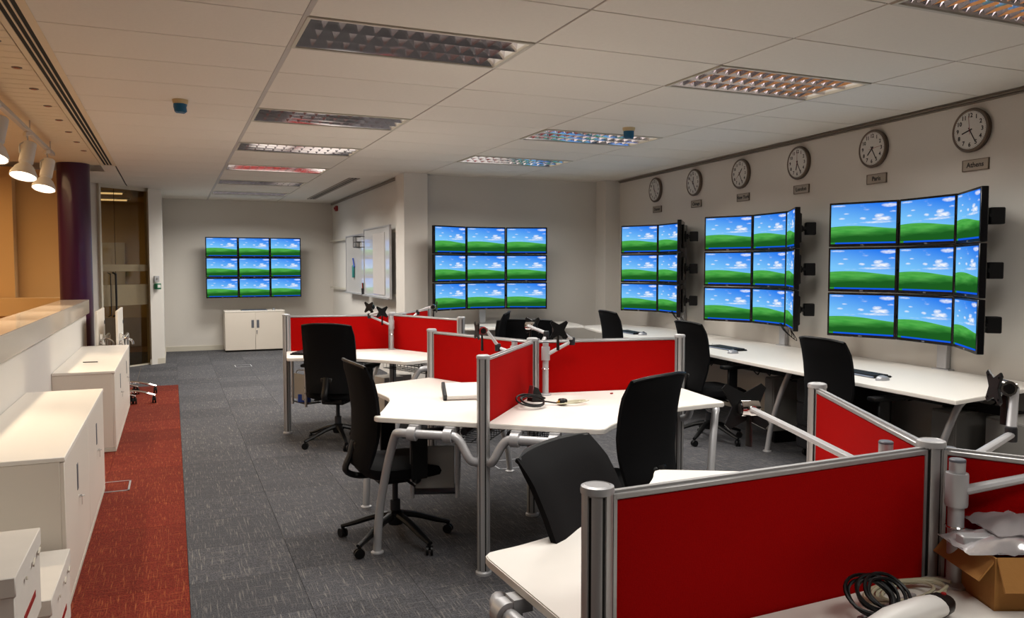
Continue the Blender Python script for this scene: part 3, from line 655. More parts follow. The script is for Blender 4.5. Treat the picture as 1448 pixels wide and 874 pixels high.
# ================================================================== CHAIRS
def make_chair(label='x'):
    t = thing('office_chair', label, 'chair', group='black swivel office chairs')
    def back(bm):
        R_, K = 12, 10
        prof = [(-.235, .0), (-.215, .12), (-.192, .3), (-.190, .5), (-.202, .7), (-.225, .88), (-.255, 1.0)]
        def py(v):
            for (a, va), (b, vb) in zip(prof, prof[1:]):
                if v <= vb: return a+(b-a)*(v-va)/(vb-va)
            return prof[-1][0]
        F, B = [], []
        for i in range(R_+1):
            v = i/R_; z = .47+.575*v; hw = .19+.042*min(1, v*2.2)-.012*max(0, v-.8)/.2
            fr, bk = [], []
            for k in range(K+1):
                u = -1+2*k/K; th = .029*(1-abs(u)**6*.7)*(1-abs(2*v-1)**10*.7)
                y = py(v)+.035*u*u; zz = z-.012*(u*u)*(1 if v > .9 else 0)
                fr.append(bm.verts.new((hw*u, y+th, zz))); bk.append(bm.verts.new((hw*u, y-th, zz)))
            F.append(fr); B.append(bk)
        for i in range(R_):
            for k in range(K):
                bm.faces.new((F[i][k], F[i][k+1], F[i+1][k+1], F[i+1][k])); bm.faces.new((B[i][k+1], B[i][k], B[i+1][k], B[i+1][k+1]))
            bm.faces.new((F[i][0], F[i+1][0], B[i+1][0], B[i][0])); bm.faces.new((F[i][K], B[i][K], B[i+1][K], F[i+1][K]))
        for k in range(K):
            bm.faces.new((F[0][k], B[0][k], B[0][k+1], F[0][k+1])); bm.faces.new((F[R_][k], F[R_][k+1], B[R_][k+1], B[R_][k]))
    br = obj('backrest', back, FAB, t)
    obj('edge_trim', lambda bm: tube(bm, smooth([(-.212, -.222, 1.028), (-.12, -.252, 1.042), (0, -.262, 1.045), (.12, -.252, 1.042), (.212, -.222, 1.028)], 3), .009, 6), BLK, br)
    obj('spine', lambda bm: (tube(bm, smooth([(0, -.06, .40), (0, -.20, .40), (0, -.275, .44), (0, -.25, .52), (0, -.228, .60)], 4), [.028]*17, 10, flat=.6), box(bm, (0, -.222, .55), (.11, .03, .10), bev=.01)), BLK, t)
    def seat(bm):
        n = 24; layers = ((.85, .405), (.98, .42), (1.0, .445), (.97, .468), (.80, .480), (.4, .478))
        rings = []
        for s, z in layers:
            rg = []
            for k in range(n):
                a = 2*pi*k/n; c_, s_ = cos(a), sin(a); e = .55
                x = .25*s*abs(c_)**e*(1 if c_ > 0 else -1); y = .04+.245*s*abs(s_)**e*(1 if s_ > 0 else -1)
                rg.append(bm.verts.new((x, y, z-(.03*max(0, (y-.15)/.13)**2 if z > .43 else 0))))
            rings.append(rg)
        for a, b in zip(rings, rings[1:]):
            for k in range(n): bm.faces.new((a[k], a[(k+1) % n], b[(k+1) % n], b[k]))
        bm.faces.new(rings[0][::-1]); bm.faces.new(rings[-1])
    obj('seat', seat, FAB, t)
    obj('mechanism', lambda bm: (bb(bm, -.10, .10, -.12, .12, .355, .41, bev=.012), cyl(bm, (.1, .02, .38), (.24, .03, .375), .007, 8), cyl(bm, (-.1, -.03, .38), (-.2, -.03, .375), .007, 8)), BLK, t)
    for s in (-1, 1):
        a = obj('armrest', lambda bm: (bb(bm, s*.275-.04, s*.275+.04, -.06, .20, .655, .685, bev=.012, seg=2)), BLK, t)
        obj('arm_post', lambda bm: (bb(bm, s*.275-.012, s*.275+.012, .0, .09, .42, .66, bev=.006), tube(bm, smooth([(s*.12, .045, .405), (s*.24, .045, .40), (s*.275, .045, .45)], 3), .016, 8)), BLK, a)
    obj('gas_lift', lambda bm: lathe(bm, [(.028, .11), (.028, .24), (.016, .245), (.016, .36)], 14), CHAR, t)
    obj('hub', lambda bm: lathe(bm, [(.04, .10), (.05, .13), (.045, .17), (.03, .18)], 16), BLK, t)
    for k in range(5):
        a = 2*pi*k/5+.3; d = Vector((cos(a), sin(a), 0)); n_ = Vector((-sin(a), cos(a), 0))
        lg = obj('base_leg', lambda bm: tube(bm, smooth([d*.03+Vector((0, 0, .155)), d*.12+Vector((0, 0, .135)), d*.24+Vector((0, 0, .090)), d*.315+Vector((0, 0, .065))], 3), [.026, .025, .024, .023, .022, .021, .02, .018, .017, .016], 8, flat=.8), BLK, t)
        def cas(bm):
            c_ = d*.31; p = n_*.8+d*.6; p.normalize()
            for s in (-1, 1): cyl(bm, c_+p*(s*.018)+Vector((0, 0, .027)), c_+p*(s*.006)+Vector((0, 0, .027)), .027, 14)
            cyl(bm, c_+Vector((0, 0, .03)), c_+Vector((0, 0, .07)), .008, 8)
        obj('castor', cas, BLK, lg)
    return t
ch = make_chair()
def chair(x, y, face, label, z=0):
    """face: compass direction (deg, world) the sitter looks"""
    return place(ch, (x, y, z), RD(face-90), label)
chair(1.28, 6.82, 56, 'tall black office chair seen from behind at the far left desk')
c2_ = chair(1.11, 4.27, 3, 'black office chair in side view at the desk with the white box')
c3_ = chair(2.01, 3.37, 112, 'black office chair seen from behind at the right end of the middle desk')
c2_.scale.z = c3_.scale.z = .97
cc = chair(1.30, 1.88, -56, 'black office chair with reclined back tucked in at the foreground desk')
for o in cc.children:
    if o.name.startswith(('backrest', 'spine')):
        R_ = Matrix.Rotation(RD(17), 4, 'X'); p = Vector((0, -.08, .42)); o.location = p-R_ @ p; o.rotation_euler = (RD(17), 0, 0)
chair(4.16, 4.04, -4, 'black chair at the wall desk behind the bright red screen')
chair(4.29, 5.71, -4, 'black chair at the wall desk, seen right of the slotted middle post')
chair(4.46, 7.39, -4, 'black chair at the wall desk, farthest, left of the farthest keyboard')
b1_ = chair(3.41, 7.72, 68, 'black chair below the bank beside the pillar, wide back seen square on')
b1_.scale = (1.3, 1, .93)
chair(2.98, 7.75, 152, 'black chair partly hidden, left of the chair seen square on')

# ================================================================== MONITOR ARMS
RC, FC = Vector((cos(YAW), -sin(YAW), 0)), Vector((sin(YAW), cos(YAW), 0))
def arm(base, ztop, zc, elbow, head, face, label, plate=True, tilt=0, hang=True, ps=.76):
    """base xy of pole; elbow/head world points; face: heading of the plate normal (deg)"""
    t = thing('monitor_mount', label, 'monitor mount', (base[0], base[1], 0), 0, 'empty silver monitor arms with black mounting plates')
    o = Vector((base[0], base[1], 0)); e = Vector(elbow)-o; h = Vector(head)-o
    obj('pole', lambda bm: lathe(bm, [(.018, ZD), (.018, ztop-.03), (.0165, ztop-.03), (.018, ztop-.028), (.018, ztop)], 20), ALUP, t)
    obj('pole_cap', lambda bm: lathe(bm, [(.0185, ztop), (.0185, ztop+.005), (.016, ztop+.007)], 20), GREYP, t)
    obj('base_flange', lambda bm: lathe(bm, [(.035, ZD), (.035, ZD+.006), (.02, ZD+.012)], 20), ALUP, t)
    obj('cable_ring', lambda bm: [tube(bm, [(.022*cos(a), .022*sin(a), zc-.09) for a in [2*pi*k/12 for k in range(13)]], .0025, 5)], CHROME, t)
    obj('collar', lambda bm: lathe(bm, [(.0245, zc-.04), (.0255, zc-.035), (.0255, zc+.035), (.0245, zc+.04)], 22), ALUP, t)
    s = Vector((e.x, e.y, 0)).normalized()*.02+Vector((0, 0, zc)); 
    obj('lower_arm', lambda bm: tube(bm, [s, s*.5+e*.5, e], [.017, .015, .014], 10, flat=.7), ALUP, t)
    obj('elbow_joint', lambda bm: lathe(bm, [(.017, -.022), (.018, -.018), (.018, .018), (.015, .024)], 16, Matrix.Translation(e)), CHAR, t)
    obj('upper_arm', lambda bm: tube(bm, [e+Vector((0, 0, .01)), (e+h)/2+Vector((0, 0, .006)), h], [.015, .014, .013], 10, flat=.7), ALUP, t)
    nrm = Vector((cos(RD(face)), sin(RD(face)), 0)); sd = Vector((-nrm.y, nrm.x, 0)); k0 = h+nrm*.03
    obj('knuckle', lambda bm: (tube(bm, [k0-sd*.028, k0+sd*.028], .025, 18), tube(bm, [h-nrm*.005, h+nrm*.05], .013, 10)), CHROME, t)
    obj('knuckle_core', lambda bm: (tube(bm, [k0-sd*.031, k0+sd*.031], .017, 14)), BLK, t)
    pm_ = Matrix.Translation(h+nrm*.062) @ Matrix.Rotation(RD(face)+pi/2, 4, 'Z') @ Matrix.Rotation(pi/2+tilt, 4, 'X')
    outl = []
    for k in range(4):
        a = pi/4+k*pi/2
        for da, r in ((-.115, .088), (.115, .088), (.42, .054), (pi/4, .041), (pi/2-.42, .054)): outl.append((ps*r*cos(a+da), ps*r*sin(a+da)))
    if plate:
        obj('mounting_plate', lambda bm: (prism(bm, outl, -.004, .004, M=pm_, bev=.0012), [lathe(bm, [(.004, .004), (.004, .007)], 8, pm_ @ T(.066*ps*cos(a), .066*ps*sin(a))) for a in (pi/4, 3*pi/4, 5*pi/4, 7*pi/4)]), BLK, t)
    if hang:
        q = k0-Vector((0, 0, .02)); obj('release_handle', lambda bm: tube(bm, [q, q-Vector((0, 0, .05)), q-Vector((0, 0, .10))], [.009, .013, .014], 8, flat=.5), BLK, t)
    return t
def cp(o, r, f, z): v = Vector((o[0], o[1], 0))+RC*r+FC*f; return (v.x, v.y, z)
m1 = (2.035, 4.285); arm(m1, 1.065, 1.00, cp(m1, .155, -.02, 1.075), cp(m1, .06, -.12, 1.155), 255, 'monitor arm on the desk with coiled cables, plate facing the camera')
m2 = (1.885, 4.405); arm(m2, 1.065, 1.00, cp(m2, -.10, .0, 1.03), cp(m2, -.165, -.02, 1.135), 175, 'monitor arm behind the middle screens with plate turned edge on to the left')
m3 = (2.065, 4.476); arm(m3, 1.065, 1.00, cp(m3, .06, .05, 1.09), cp(m3, -.05, .12, 1.14), 40, 'monitor arm rising behind the hub of the middle cluster')
f1 = (1.855, 7.215); arm(f1, 1.065, .98, cp(f1, -.20, -.02, 1.06), cp(f1, -.07, -.10, 1.105), 255, 'monitor arm on the far left desk with plate facing the camera')
f2 = (1.84, 7.41); arm(f2, 1.065, .98, cp(f2, -.05, .05, 1.09), cp(f2, -.12, .05, 1.13), 220, 'monitor arm behind the left screen of the far cluster')
f3 = (2.00, 7.30); arm(f3, 1.065, .98, cp(f3, .12, .05, 1.08), cp(f3, .24, .02, 1.135), -20, 'monitor arm behind the front right screen of the far cluster')
n1_ = (1.714, 1.53); arm(n1_, 1.055, .985, cp(n1_, -.08, -.02, 1.00), cp(n1_, -.235, .38, 1.075), 72, 'large foreground monitor arm reaching left over the near screen', tilt=.25, ps=1.05)
n2_ = (1.722, 1.328); arm(n2_, 1.052, .985, cp(n2_, .22, -.08, 1.055), cp(n2_, .38, .05, 1.07), -40, 'foreground monitor arm at the right picture edge by the cardboard box')
n3_ = (1.86, 1.46); arm(n3_, 1.04, .98, cp(n3_, .40, .38, 1.00), cp(n3_, .47, .48, 1.13), 150, 'monitor arm behind the right edge screen with its plate edge on')

# ================================================================== CABINETS
def cabinet(x0, x1, y0, y1, h, label, front='x', handles=(), seam=None, grp=None):
    t = thing('cabinet', label, 'cabinet', group=grp)
    if front == 'x':
        obj('body', lambda bm: bb(bm, x0, x1-.022, y0+.003, y1-.003, .03, h-.022, bev=.002), CAB, t)
        obj('top', lambda bm: bb(bm, x0, x1, y0, y1, h-.022, h, bev=.003), CABT, t)
        obj('plinth', lambda bm: (bb(bm, x0, x1-.004, y0+.002, y1-.002, .0, .028, bev=.002)), TRIM, t)
        ym = (y0+y1)/2
        for (a, b), hy in zip(((y0+.004, ym-.002), (ym+.002, y1-.004)), handles):
            d = obj('door', lambda bm: bb(bm, x1-.022, x1-.004, a, b, .032, h-.026, bev=.002), CAB, t)
            obj('handle', lambda bm: (bb(bm, x1-.005, x1-.001, hy-.022, hy+.022, .42, .55, bev=.003)), GREYP, d)
            obj('key', lambda bm: (cyl(bm, (x1-.004, hy+.05, .375), (x1+.008, hy+.05, .375), .009, 10), bb(bm, x1+.006, x1+.010, hy+.045, hy+.055, .33, .37), cyl(bm, (x1+.006, hy+.05, .375), (x1+.02, hy+.05, .375), .004, 6)), CHROME, d)
    else:
        obj('body', lambda bm: bb(bm, x0+.003, x1-.003, y0+.02, y1, .03, h-.022, bev=.002), CAB, t)
        obj('top', lambda bm: bb(bm, x0, x1, y0, y1, h-.022, h, bev=.003), CABT, t)
        obj('plinth', lambda bm: bb(bm, x0+.01, x1-.01, y0+.02, y1-.01, 0, .03), DARK, t)
        xm = (x0+x1)/2
        for k, ((a, b), hx_) in enumerate(zip(((x0+.004, xm-.002), (xm+.002, x1-.004)), (xm-.045, xm+.045))):
            d = obj('door', lambda bm: bb(bm, a, b, y0+.002, y0+.02, .032, h-.026, bev=.002), CAB, t)
            obj('handle', lambda bm: bb(bm, hx_-.022, hx_+.022, y0-.002, y0+.003, .42, .56, bev=.003), GREYP, d)
            if k: obj('key', lambda bm: (cyl(bm, (hx_-.02, y0+.002, .37), (hx_-.02, y0-.012, .37), .01, 10), bb(bm, hx_-.025, hx_-.015, y0-.013, y0-.009, .31, .36)), CHROME, d)
    return t
cabinet(-.898, -.445, 3.93, 6.05, .69, 'long cream cabinet nearest the camera on the left', handles=(4.42, 5.50))
cabinet(-.898, -.445, 7.25, 9.60, .665, 'long cream cabinet farther along the low wall', handles=(8.0, 9.05))
cabinet(.835, 1.86, 14.86, 15.37, .725, 'cream two door cabinet under the flat far monitor wall', 'y')
tag(obj('pen', lambda bm: cyl(bm, (-.06, 0, .005), (.06, 0, .005), .004, 8), CHAR, at=(-.68, 7.95, .665), rz=RD(-10)), 'thin dark pen lying on the farther left cabinet', 'pen')
# boxes of paper in the lower left corner
def carton(x0, x1, y0, y1, z0, z1, label):
    t = thing('carton', label, 'box', ((x0+x1)/2, (y0+y1)/2, z0), group='white paper cartons by the near cabinet')
    hx_, hy, h = (x1-x0)/2, (y1-y0)/2, z1-z0
    obj('base_box', lambda bm: bb(bm, -hx_+.004, hx_-.004, -hy+.004, hy-.004, 0, h-.06, bev=.003), BOXW, t)
    obj('lid', lambda bm: bb(bm, -hx_, hx_, -hy, hy, h-.062, h, bev=.003), BOXW, t)
    obj('printed_band', lambda bm: (bb(bm, hx_-.004, hx_-.0025, -hy*.4, hy*.5, h*.30, h*.38)), REDP, t)
    for yy, ss, rr_ in ((hy*.3, .05, .4), (-hy*.3, .03, -.4), (hy*.75, .06, .2)): obj('torn_flap', lambda bm: box(bm, (hx_+.003, yy, h-.066), (.005, ss*.7, .009), rx=rr_), TRIM, t)
    obj('label_print', lambda bm: (bb(bm, hx_*.1, hx_*.28, -.02, .03, h, h+.0008), bb(bm, -hx_*.15, -hx_*.1, -.03, .03, h, h+.0008)), GREYP, t)
    return t
carton(-.86, -.43, 3.30, 3.88, 0, .30, 'white paper carton on the floor, right and lowest by the cabinet end')
carton(-.80, -.47, 2.74, 3.24, 0, .30, 'white paper carton at the bottom of the front stack')
carton(-.78, -.45, 2.74, 3.24, .301, .59, 'white paper carton with printed label on top of the front stack')

# ================================================================== FOLDED TABLES
def folded_table(x, label):
    t = thing('folding_table', label, 'table', (x, 0, 0), group='white folded tables on castors')
    obj('table_top', lambda bm: bb(bm, -.0125, .0125, 9.64, 10.58, .36, 1.03, bev=.004), CABT, t)
    obj('catch', lambda bm: (bb(bm, -.02, -.0125, 9.84, 9.89, .84, .88), bb(bm, .0125, .02, 10.5, 10.54, .84, .88)), BLK, t)
    for y in (9.68, 10.42):
        obj('leg', lambda bm: tube(bm, [(.06, y, .72), (.06, y, .12)], .022, 10), CHROME, t)
        obj('foot', lambda bm: tube(bm, smooth([(-.12, y, .10), (-.05, y, .13), (.06, y, .15), (.22, y, .13), (.36, y, .085)], 4), [.017]*17, 10, flat=.8), CHROME, t)
        for q in (-.11, .12, .35):
            obj('castor', lambda bm: [cyl(bm, (q+s*.02, y-.0, .035), (q+s*.005, y, .035), .035, 14) for s in (-1, 1)]+[cyl(bm, (q, y, .03), (q, y, .09), .009, 8)], BLK, t)
    obj('hinge_bracket', lambda bm: (bb(bm, .0125, .05, 9.76, 9.80, .66, .78, bev=.005), tube(bm, smooth([(.02, 9.74, .70), (.08, 9.72, .73), (.14, 9.72, .70), (.15, 9.73, .66)], 3), .012, 8), tube(bm, [(.06, 9.78, .72), (.06, 10.45, .72)], .018, 10)), CHROME, t)
    return t
folded_table(-.755, 'white folded table standing on edge, left of the two by the purple column')
folded_table(-.56, 'white folded table standing on edge, right of the two, nearer the glass door')

# ================================================================== WALL FITTINGS
clk = thing('wall_clock', 'x', 'clock', group='round wall clocks in a row')
obj('rim', lambda bm: tube(bm, [(.143*cos(2*pi*k/40), -.025, .143*sin(2*pi*k/40)) for k in range(41)], .013, 8, cap=False), BRWN, clk)
obj('case', lambda bm: lathe(bm, [(.15, 0), (.15, .022), (.138, .03)], 36, Matrix.Rotation(pi/2, 4, 'X')), BRWN, clk)
obj('face', lambda bm: lathe(bm, [(.134, .0), (.134, .003)], 36, T(0, -.031) @ Matrix.Rotation(pi/2, 4, 'X')), FACE, clk)
bm = bmesh.new()
for k in range(12):
    a = pi/2-2*pi*(k+1)/12; me = text_mesh(str(k+1), .042, .0004, bold=.0011); me.transform(Matrix.Translation((.103*cos(a), .103*sin(a), 0))); bm.from_mesh(me)
me = bpy.data.meshes.new('numerals'); bm.to_mesh(me); bm.free(); me.materials.clear(); me.materials.append(INK); me.transform(Matrix.Translation((0, -.0352, 0)) @ Matrix.Rotation(pi/2, 4, 'X'))
obj('numerals', me, INK, clk, kind='stuff')
obj('minute_marks', lambda bm: [box(bm, (.128*cos(a), -.0348, .128*sin(a)), (.006, .001, .0012 if k % 5 else .003), ry=-a) for k, a in ((k, 2*pi*k/60) for k in range(60))], INK, clk)
hand = lambda l, w_: (lambda bm: bb(bm, -w_/2, w_/2, -.038, -.0365, -.02, l))
hh = obj('hour_hand', hand(.068, .009), INK, clk); mh = obj('minute_hand', hand(.098, .006), INK, clk); sh = obj('second_hand', lambda bm: bb(bm, -.001, .001, -.040, -.0385, -.03, .10), REDP, clk)
CY = [4.019, 4.963, 5.91, 6.842, 7.769, 8.705]
NM = ['Athens', 'Paris', 'London', 'New York', 'Chicago', 'Denver']; HR = [8.417, 7.417, 6.417, 1.417, 12.417, 11.417]
CWD = ['nearest, above the Athens plate', 'second from the right, above the Paris plate', 'third from the right', 'fourth from the right', 'fifth from the right', 'farthest, leftmost']
for k, y in enumerate(CY):
    x = rwx(y)
    o = place(clk, (x-.001, y, 2.482), RWANG, 'round brown rimmed wall clock showing %d:25, %s' % (int(HR[k]), CWD[k]))
    for c_ in o.children:
        n_ = c_.name.split('.')[0]
        if n_ == 'hour_hand': c_.rotation_euler = (0, 2*pi*HR[k]/12, 0)
        if n_ == 'minute_hand': c_.rotation_euler = (0, 2*pi*25/60, 0)
        if n_ == 'second_hand': c_.rotation_euler = (0, 2*pi*[59, 14, 0, 38, 50, 20][k]/60, 0)
    s = thing('city_sign', 'small grey plate reading %s below the %s clock' % (NM[k], ['nearest', 'second', 'third', 'fourth', 'fifth', 'farthest'][k]), 'sign', (x-.001, y-.03, 2.236), RWANG, 'city name plates under the clocks')
    obj('plate', lambda bm: (bb(bm, -.105, .105, -.012, 0, -.038, .038, bev=.002)), PALE, s)
    obj('frame', lambda bm: (bb(bm, -.109, .109, -.014, 0, .036, .040), bb(bm, -.109, .109, -.014, 0, -.040, -.036), bb(bm, -.109, -.105, -.014, 0, -.04, .04), bb(bm, .105, .109, -.014, 0, -.04, .04)), BRWN, s)
    me = text_mesh(NM[k], .05, .0006, bold=.0009); me.materials.append(INK)
    o = obj('lettering', me, INK, s, at=(0, -.0128, 0)); o.rotation_euler = (pi/2, 0, 0)
# whiteboards on the side wall (plane x = 2.81)
wx = lambda y: XM-.04+(y-10.2)*.04/5.2
def wboard(y0, y1, z0, z1, off, label):
    t = thing('whiteboard', label, 'whiteboard', (wx((y0+y1)/2)-off, 0, 0))
    obj('board', lambda bm: bb(bm, -.012, 0, y0, y1, z0, z1, bev=.002), WBRD, t)
    obj('frame', lambda bm: (bb(bm, -.02, .01, y0-.02, y0, z0-.02, z1+.02), bb(bm, -.02, .01, y1, y1+.02, z0-.02, z1+.02), bb(bm, -.02, .01, y0, y1, z1, z1+.02), bb(bm, -.05, .01, y0, y1, z0-.02, z0)), ALUP, t)
    return t
wboard(12.27, 13.62, 1.09, 2.0, .07, 'whiteboard farther from the pillar, hung on the side wall')
wboard(10.52, 12.05, 1.09, 2.05, .10, 'glossy whiteboard beside the pillar, reflecting the monitors')
rl = thing('hanging_rail', 'pale horizontal rails carrying the two whiteboards', 'rail')
obj('rail', lambda bm: [bb(bm, wx(12)-.045, wx(12)-.02, 10.4, 15.3, z-.012, z+.012) for z in (1.12, 1.98)], TRIM, rl)
obj('wall_block', lambda bm: [bb(bm, wx(y)-.03, wx(y)+.005, y-.02, y+.02, z-.015, z+.015) for z in (1.12, 1.98) for y in (10.5, 12.1, 13.7, 15.2)], TRIM, rl)
xb = wx(12.9)-.085
g = tag(obj('marker', lambda bm: cyl(bm, (0, -.05, .0), (0, .05, .14), .012, 10), BLUEP, at=(xb-.016, 12.95, 1.50)), 'blue marker stuck to the farther whiteboard', 'marker')
g = tag(obj('wiper', lambda bm: bb(bm, -.03, 0, -.04, .04, 0, .2, bev=.008), mat('teal_plastic', '#2d7f7c', .5, noise=(12, .1)), at=(xb-.001, 12.98, 1.33)), 'teal eraser held on the farther whiteboard', 'eraser')
g = tag(obj('clip', lambda bm: bb(bm, -.04, 0, -.05, .05, 0, .1, bev=.01), PANEL, at=(xb-.001, 12.6, 1.80)), 'small grey clip near the top of the farther whiteboard', 'clip')
g = tag(obj('paper_sheet', lambda bm: bb(bm, -.006, 0, -.34, .34, 0, .86, bev=.001), mat('sheet_paper', '#bdb9b6', .8, noise=(5, .03)), at=(wx(11.2)-.114, 11.12, 1.12)), 'large pale sheet on the glossy whiteboard', 'paper')
bk_ = thing('wire_basket', 'small wire basket hung at the top between the whiteboards', 'basket', (wx(12.1)-.13, 12.1, 1.80))
obj('wire', lambda bm: [tube(bm, smooth([(0, -.12, z), (-.12, -.12, z), (-.12, .12, z), (0, .12, z)], 3), .005, 5) for z in (0, .08, .16)]+[tube(bm, [(-.12, y, 0), (-.12, y, .16)], .005, 5) for y in (-.12, -.04, .04, .12)], CHAR, bk_)
pc_ = thing('pen_cup', 'small cup of coloured markers between the whiteboards', 'cup', (wx(12.1)-.12, 12.1, 1.08))
obj('cup', lambda bm: lathe(bm, [(.035, 0), (.04, .1), (.036, .1), (.03, .01)], 16), CHAR, pc_)
for k, m_ in enumerate((REDP, GREENP, BLUEP)): obj('pen', lambda bm: cyl(bm, (.012*(k-1), .01*(k % 2), .01), (.02*(k-1), .01, .18), .009, 8), m_, pc_)
al = thing('fire_alarm', 'small red fire alarm high on the whiteboard wall corner', 'alarm', (wx(14.8), 14.85, 2.57))
obj('body', lambda bm: bb(bm, -.05, 0, -.05, .05, -.05, .05, bev=.01), REDP, al); obj('lens', lambda bm: lathe(bm, [(.025, 0), (.02, .02)], 14, T(-.05, 0) @ Matrix.Rotation(-pi/2, 4, 'Y')), REDP, al)
# door release boxes on the door pillar
pn = Vector((.16, -.18)).normalized(); pa = math.atan2(.16, .18)
dx = thing('door_release', 'green emergency door release box on the white pillar', 'switch', (-.225, 13.495, 1.205), pa)
obj('body', lambda bm: bb(bm, -.045, .045, -.06, .0, -.045, .045, bev=.006), GREENP, dx); obj('window', lambda bm: bb(bm, -.028, .028, -.064, -.06, -.02, .025), WPL, dx)
ds = thing('door_reader', 'small silver exit button plate above the green release box', 'switch', (-.225, 13.495, 1.32), pa)
obj('plate', lambda bm: bb(bm, -.045, .045, -.02, 0, -.045, .045, bev=.003), ALUP, ds); obj('button', lambda bm: lathe(bm, [(.018, 0), (.016, .01)], 14, T(0, -.02) @ Matrix.Rotation(pi/2, 4, 'X')), PANEL, ds)
# smoke detectors under blue covers
for x, y, lb in ((.081, 6.26, 'left smoke detector with crumpled blue cover, near the air slots'), (3.64, 6.01, 'right smoke detector with crumpled blue cover, by the right row of lights')):
    t = thing('smoke_detector', lb, 'smoke detector', (x, y, CE), group='smoke detectors with blue covers')
    obj('base', lambda bm: lathe(bm, [(.055, 0), (.052, -.02), (.045, -.03)], 20), mat('cream_plastic', '#c9b48a', .5, noise=(6, .04)), t)
    def cov(bm):
        rr = random.Random(int(x*10)+5); n = 16; rings = []
        for z, r in ((-.03, .046), (-.05, .044), (-.075, .043), (-.09, .036)):
            rings.append([bm.verts.new(((r+rr.uniform(-.004, .004))*cos(2*pi*k/n), (r+rr.uniform(-.004, .004))*sin(2*pi*k/n), z+rr.uniform(-.006, .006)*(z < -.07))) for k in range(n)])
        for a, b in zip(rings, rings[1:]):
            for k in range(n): bm.faces.new((a[k], a[(k+1) % n], b[(k+1) % n], b[k]))
        bm.faces.new(rings[-1])
    obj('cover', cov, BLUE, t)
# track light
tr = thing('track_rail', 'grey ceiling track carrying the spotlights over the low wall', 'track', (-1.04, 0, 0))
obj('rail', lambda bm: bb(bm, -.018, .018, 4.5, 8.98, 2.585, 2.62, bev=.002), RUN, tr); obj('hanger', lambda bm: [cyl(bm, (0, y, 2.62), (0, y, CE), .005, 6) for y in (4.8, 6.2, 7.6, 8.8)], RUN, tr)
def spot(y, label, power):
    t = thing('track_spotlight', label, 'spotlight', (-1.04, y, 2.585), RD(20), 'cream spotlights on the ceiling track')
    obj('adapter', lambda bm: bb(bm, -.018, .018, -.05, .05, -.03, 0, bev=.004), WPL, t)
    obj('yoke', lambda bm: tube(bm, smooth([(0, 0, -.03), (0, 0, -.07), (-.05, 0, -.10), (-.055, 0, -.17)], 3), .006, 6), ALUP, t)
    Mx = T(0, 0, -.17) @ Matrix.Rotation(RD(14), 4, 'Y') @ Matrix.Rotation(RD(-14), 4, 'X') @ Matrix.Scale(1.55, 4)
    obj('body', lambda bm: (lathe(bm, [(.03, .06), (.034, .055), (.034, -.05), (.026, -.06)], 18, Mx)), WPL, t)
    hd = obj('reflector', lambda bm: lathe(bm, [(.028, -.06), (.045, -.08), (.062, -.115), (.064, -.13), (.060, -.13), (.05, -.10)], 22, Mx), WPL, t)
    obj('lamp_face', lambda bm: lathe(bm, [(.057, -.126), (.055, -.122)], 20, Mx), LAMPG, hd)
    l = bpy.data.lights.new('track_spotlight_light', 'SPOT'); l.energy = power; l.spot_size = RD(85); l.spot_blend = .6; l.color = (1, .80, .56); l.shadow_soft_size = .05
    lo = bpy.data.objects.new('track_spotlight_light', l); C.objects.link(lo)
    q = T(-1.04, y, 2.585) @ RZ(RD(20)) @ (Mx @ Matrix.Scale(1/1.55, 4)) @ T(0, 0, -.225); lo.location = q.translation; lo.rotation_euler = q.to_euler()
spot(8.55, 'cream track spotlight at the end of the rail by the purple column', 60)
spot(7.45, 'cream track spotlight in the middle, second from the column', 60)
spot(6.25, 'cream track spotlight cut by the left picture edge', 60)
spot(5.0, 'cream track spotlight just left of the frame', 60)
# floor boxes
def fbox(x, y, w_, d_, label):
    t = thing('floor_box', label, 'floor socket', (x, y, 0), group='floor socket lids in the carpet')
    obj('lid_frame', lambda bm: (bb(bm, -w_/2, w_/2, -d_/2, -d_/2+.012, 0, .004), bb(bm, -w_/2, w_/2, d_/2-.012, d_/2, 0, .004), bb(bm, w_/2-.012, w_/2, -d_/2, d_/2, 0, .004), bb(bm, -w_/2, -w_/2+.012, -d_/2, d_/2, 0, .004)), SILV, t)
    obj('lid', lambda bm: bb(bm, -w_/2+.013, w_/2-.013, -d_/2+.013, d_/2-.013, .0, .003), CRED if x < 0 else CGREY, t)
fbox(-.43, 6.08, .27, .28, 'floor socket lid in the red carpet by the near cabinet')
fbox(.97, 12.75, .24, .28, 'floor socket lid in the grey carpet before the far cabinet')
fbox(2.35, 5.6, .26, .26, 'floor socket lid in the grey carpet under the middle desks')

# ================================================================== THINGS ON THE DESKS
wd = thing('white_box', 'white slab shaped device with dark end on the desk left of the centre post', 'device', (1.55, 4.36, ZD), RD(-12))
obj('case', lambda bm: box(bm, (0, 0, .045), (.22, .13, .03), rx=.5, bev=.004), WPL, wd); obj('end_cap', lambda bm: box(bm, (-.119, 0, .045), (.02, .136, .042), rx=.5, bev=.004), CHAR, wd)
obj('stand', lambda bm: bb(bm, -.09, .09, .05, .07, 0, .045), CHAR, wd)
def coil(name, loc, r, n, rad, m_, label, seed, parent=None, fl=.6):
    rr = random.Random(seed)
    def f(bm):
        pts = []
        for k in range(n*12):
            a = 2*pi*k/12; q = r*(1+.18*math.sin(a*.37+seed)+rr.uniform(-.03, .03)); pts.append((q*cos(a)+.02*math.sin(a*.13+seed), q*fl*sin(a), rad+.004+.5*rad*(k/12)+.008*abs(math.sin(a*.5+seed))))
        tube(bm, smooth(pts, 2), rad, 6)
    return obj(name, f, m_, at=loc)
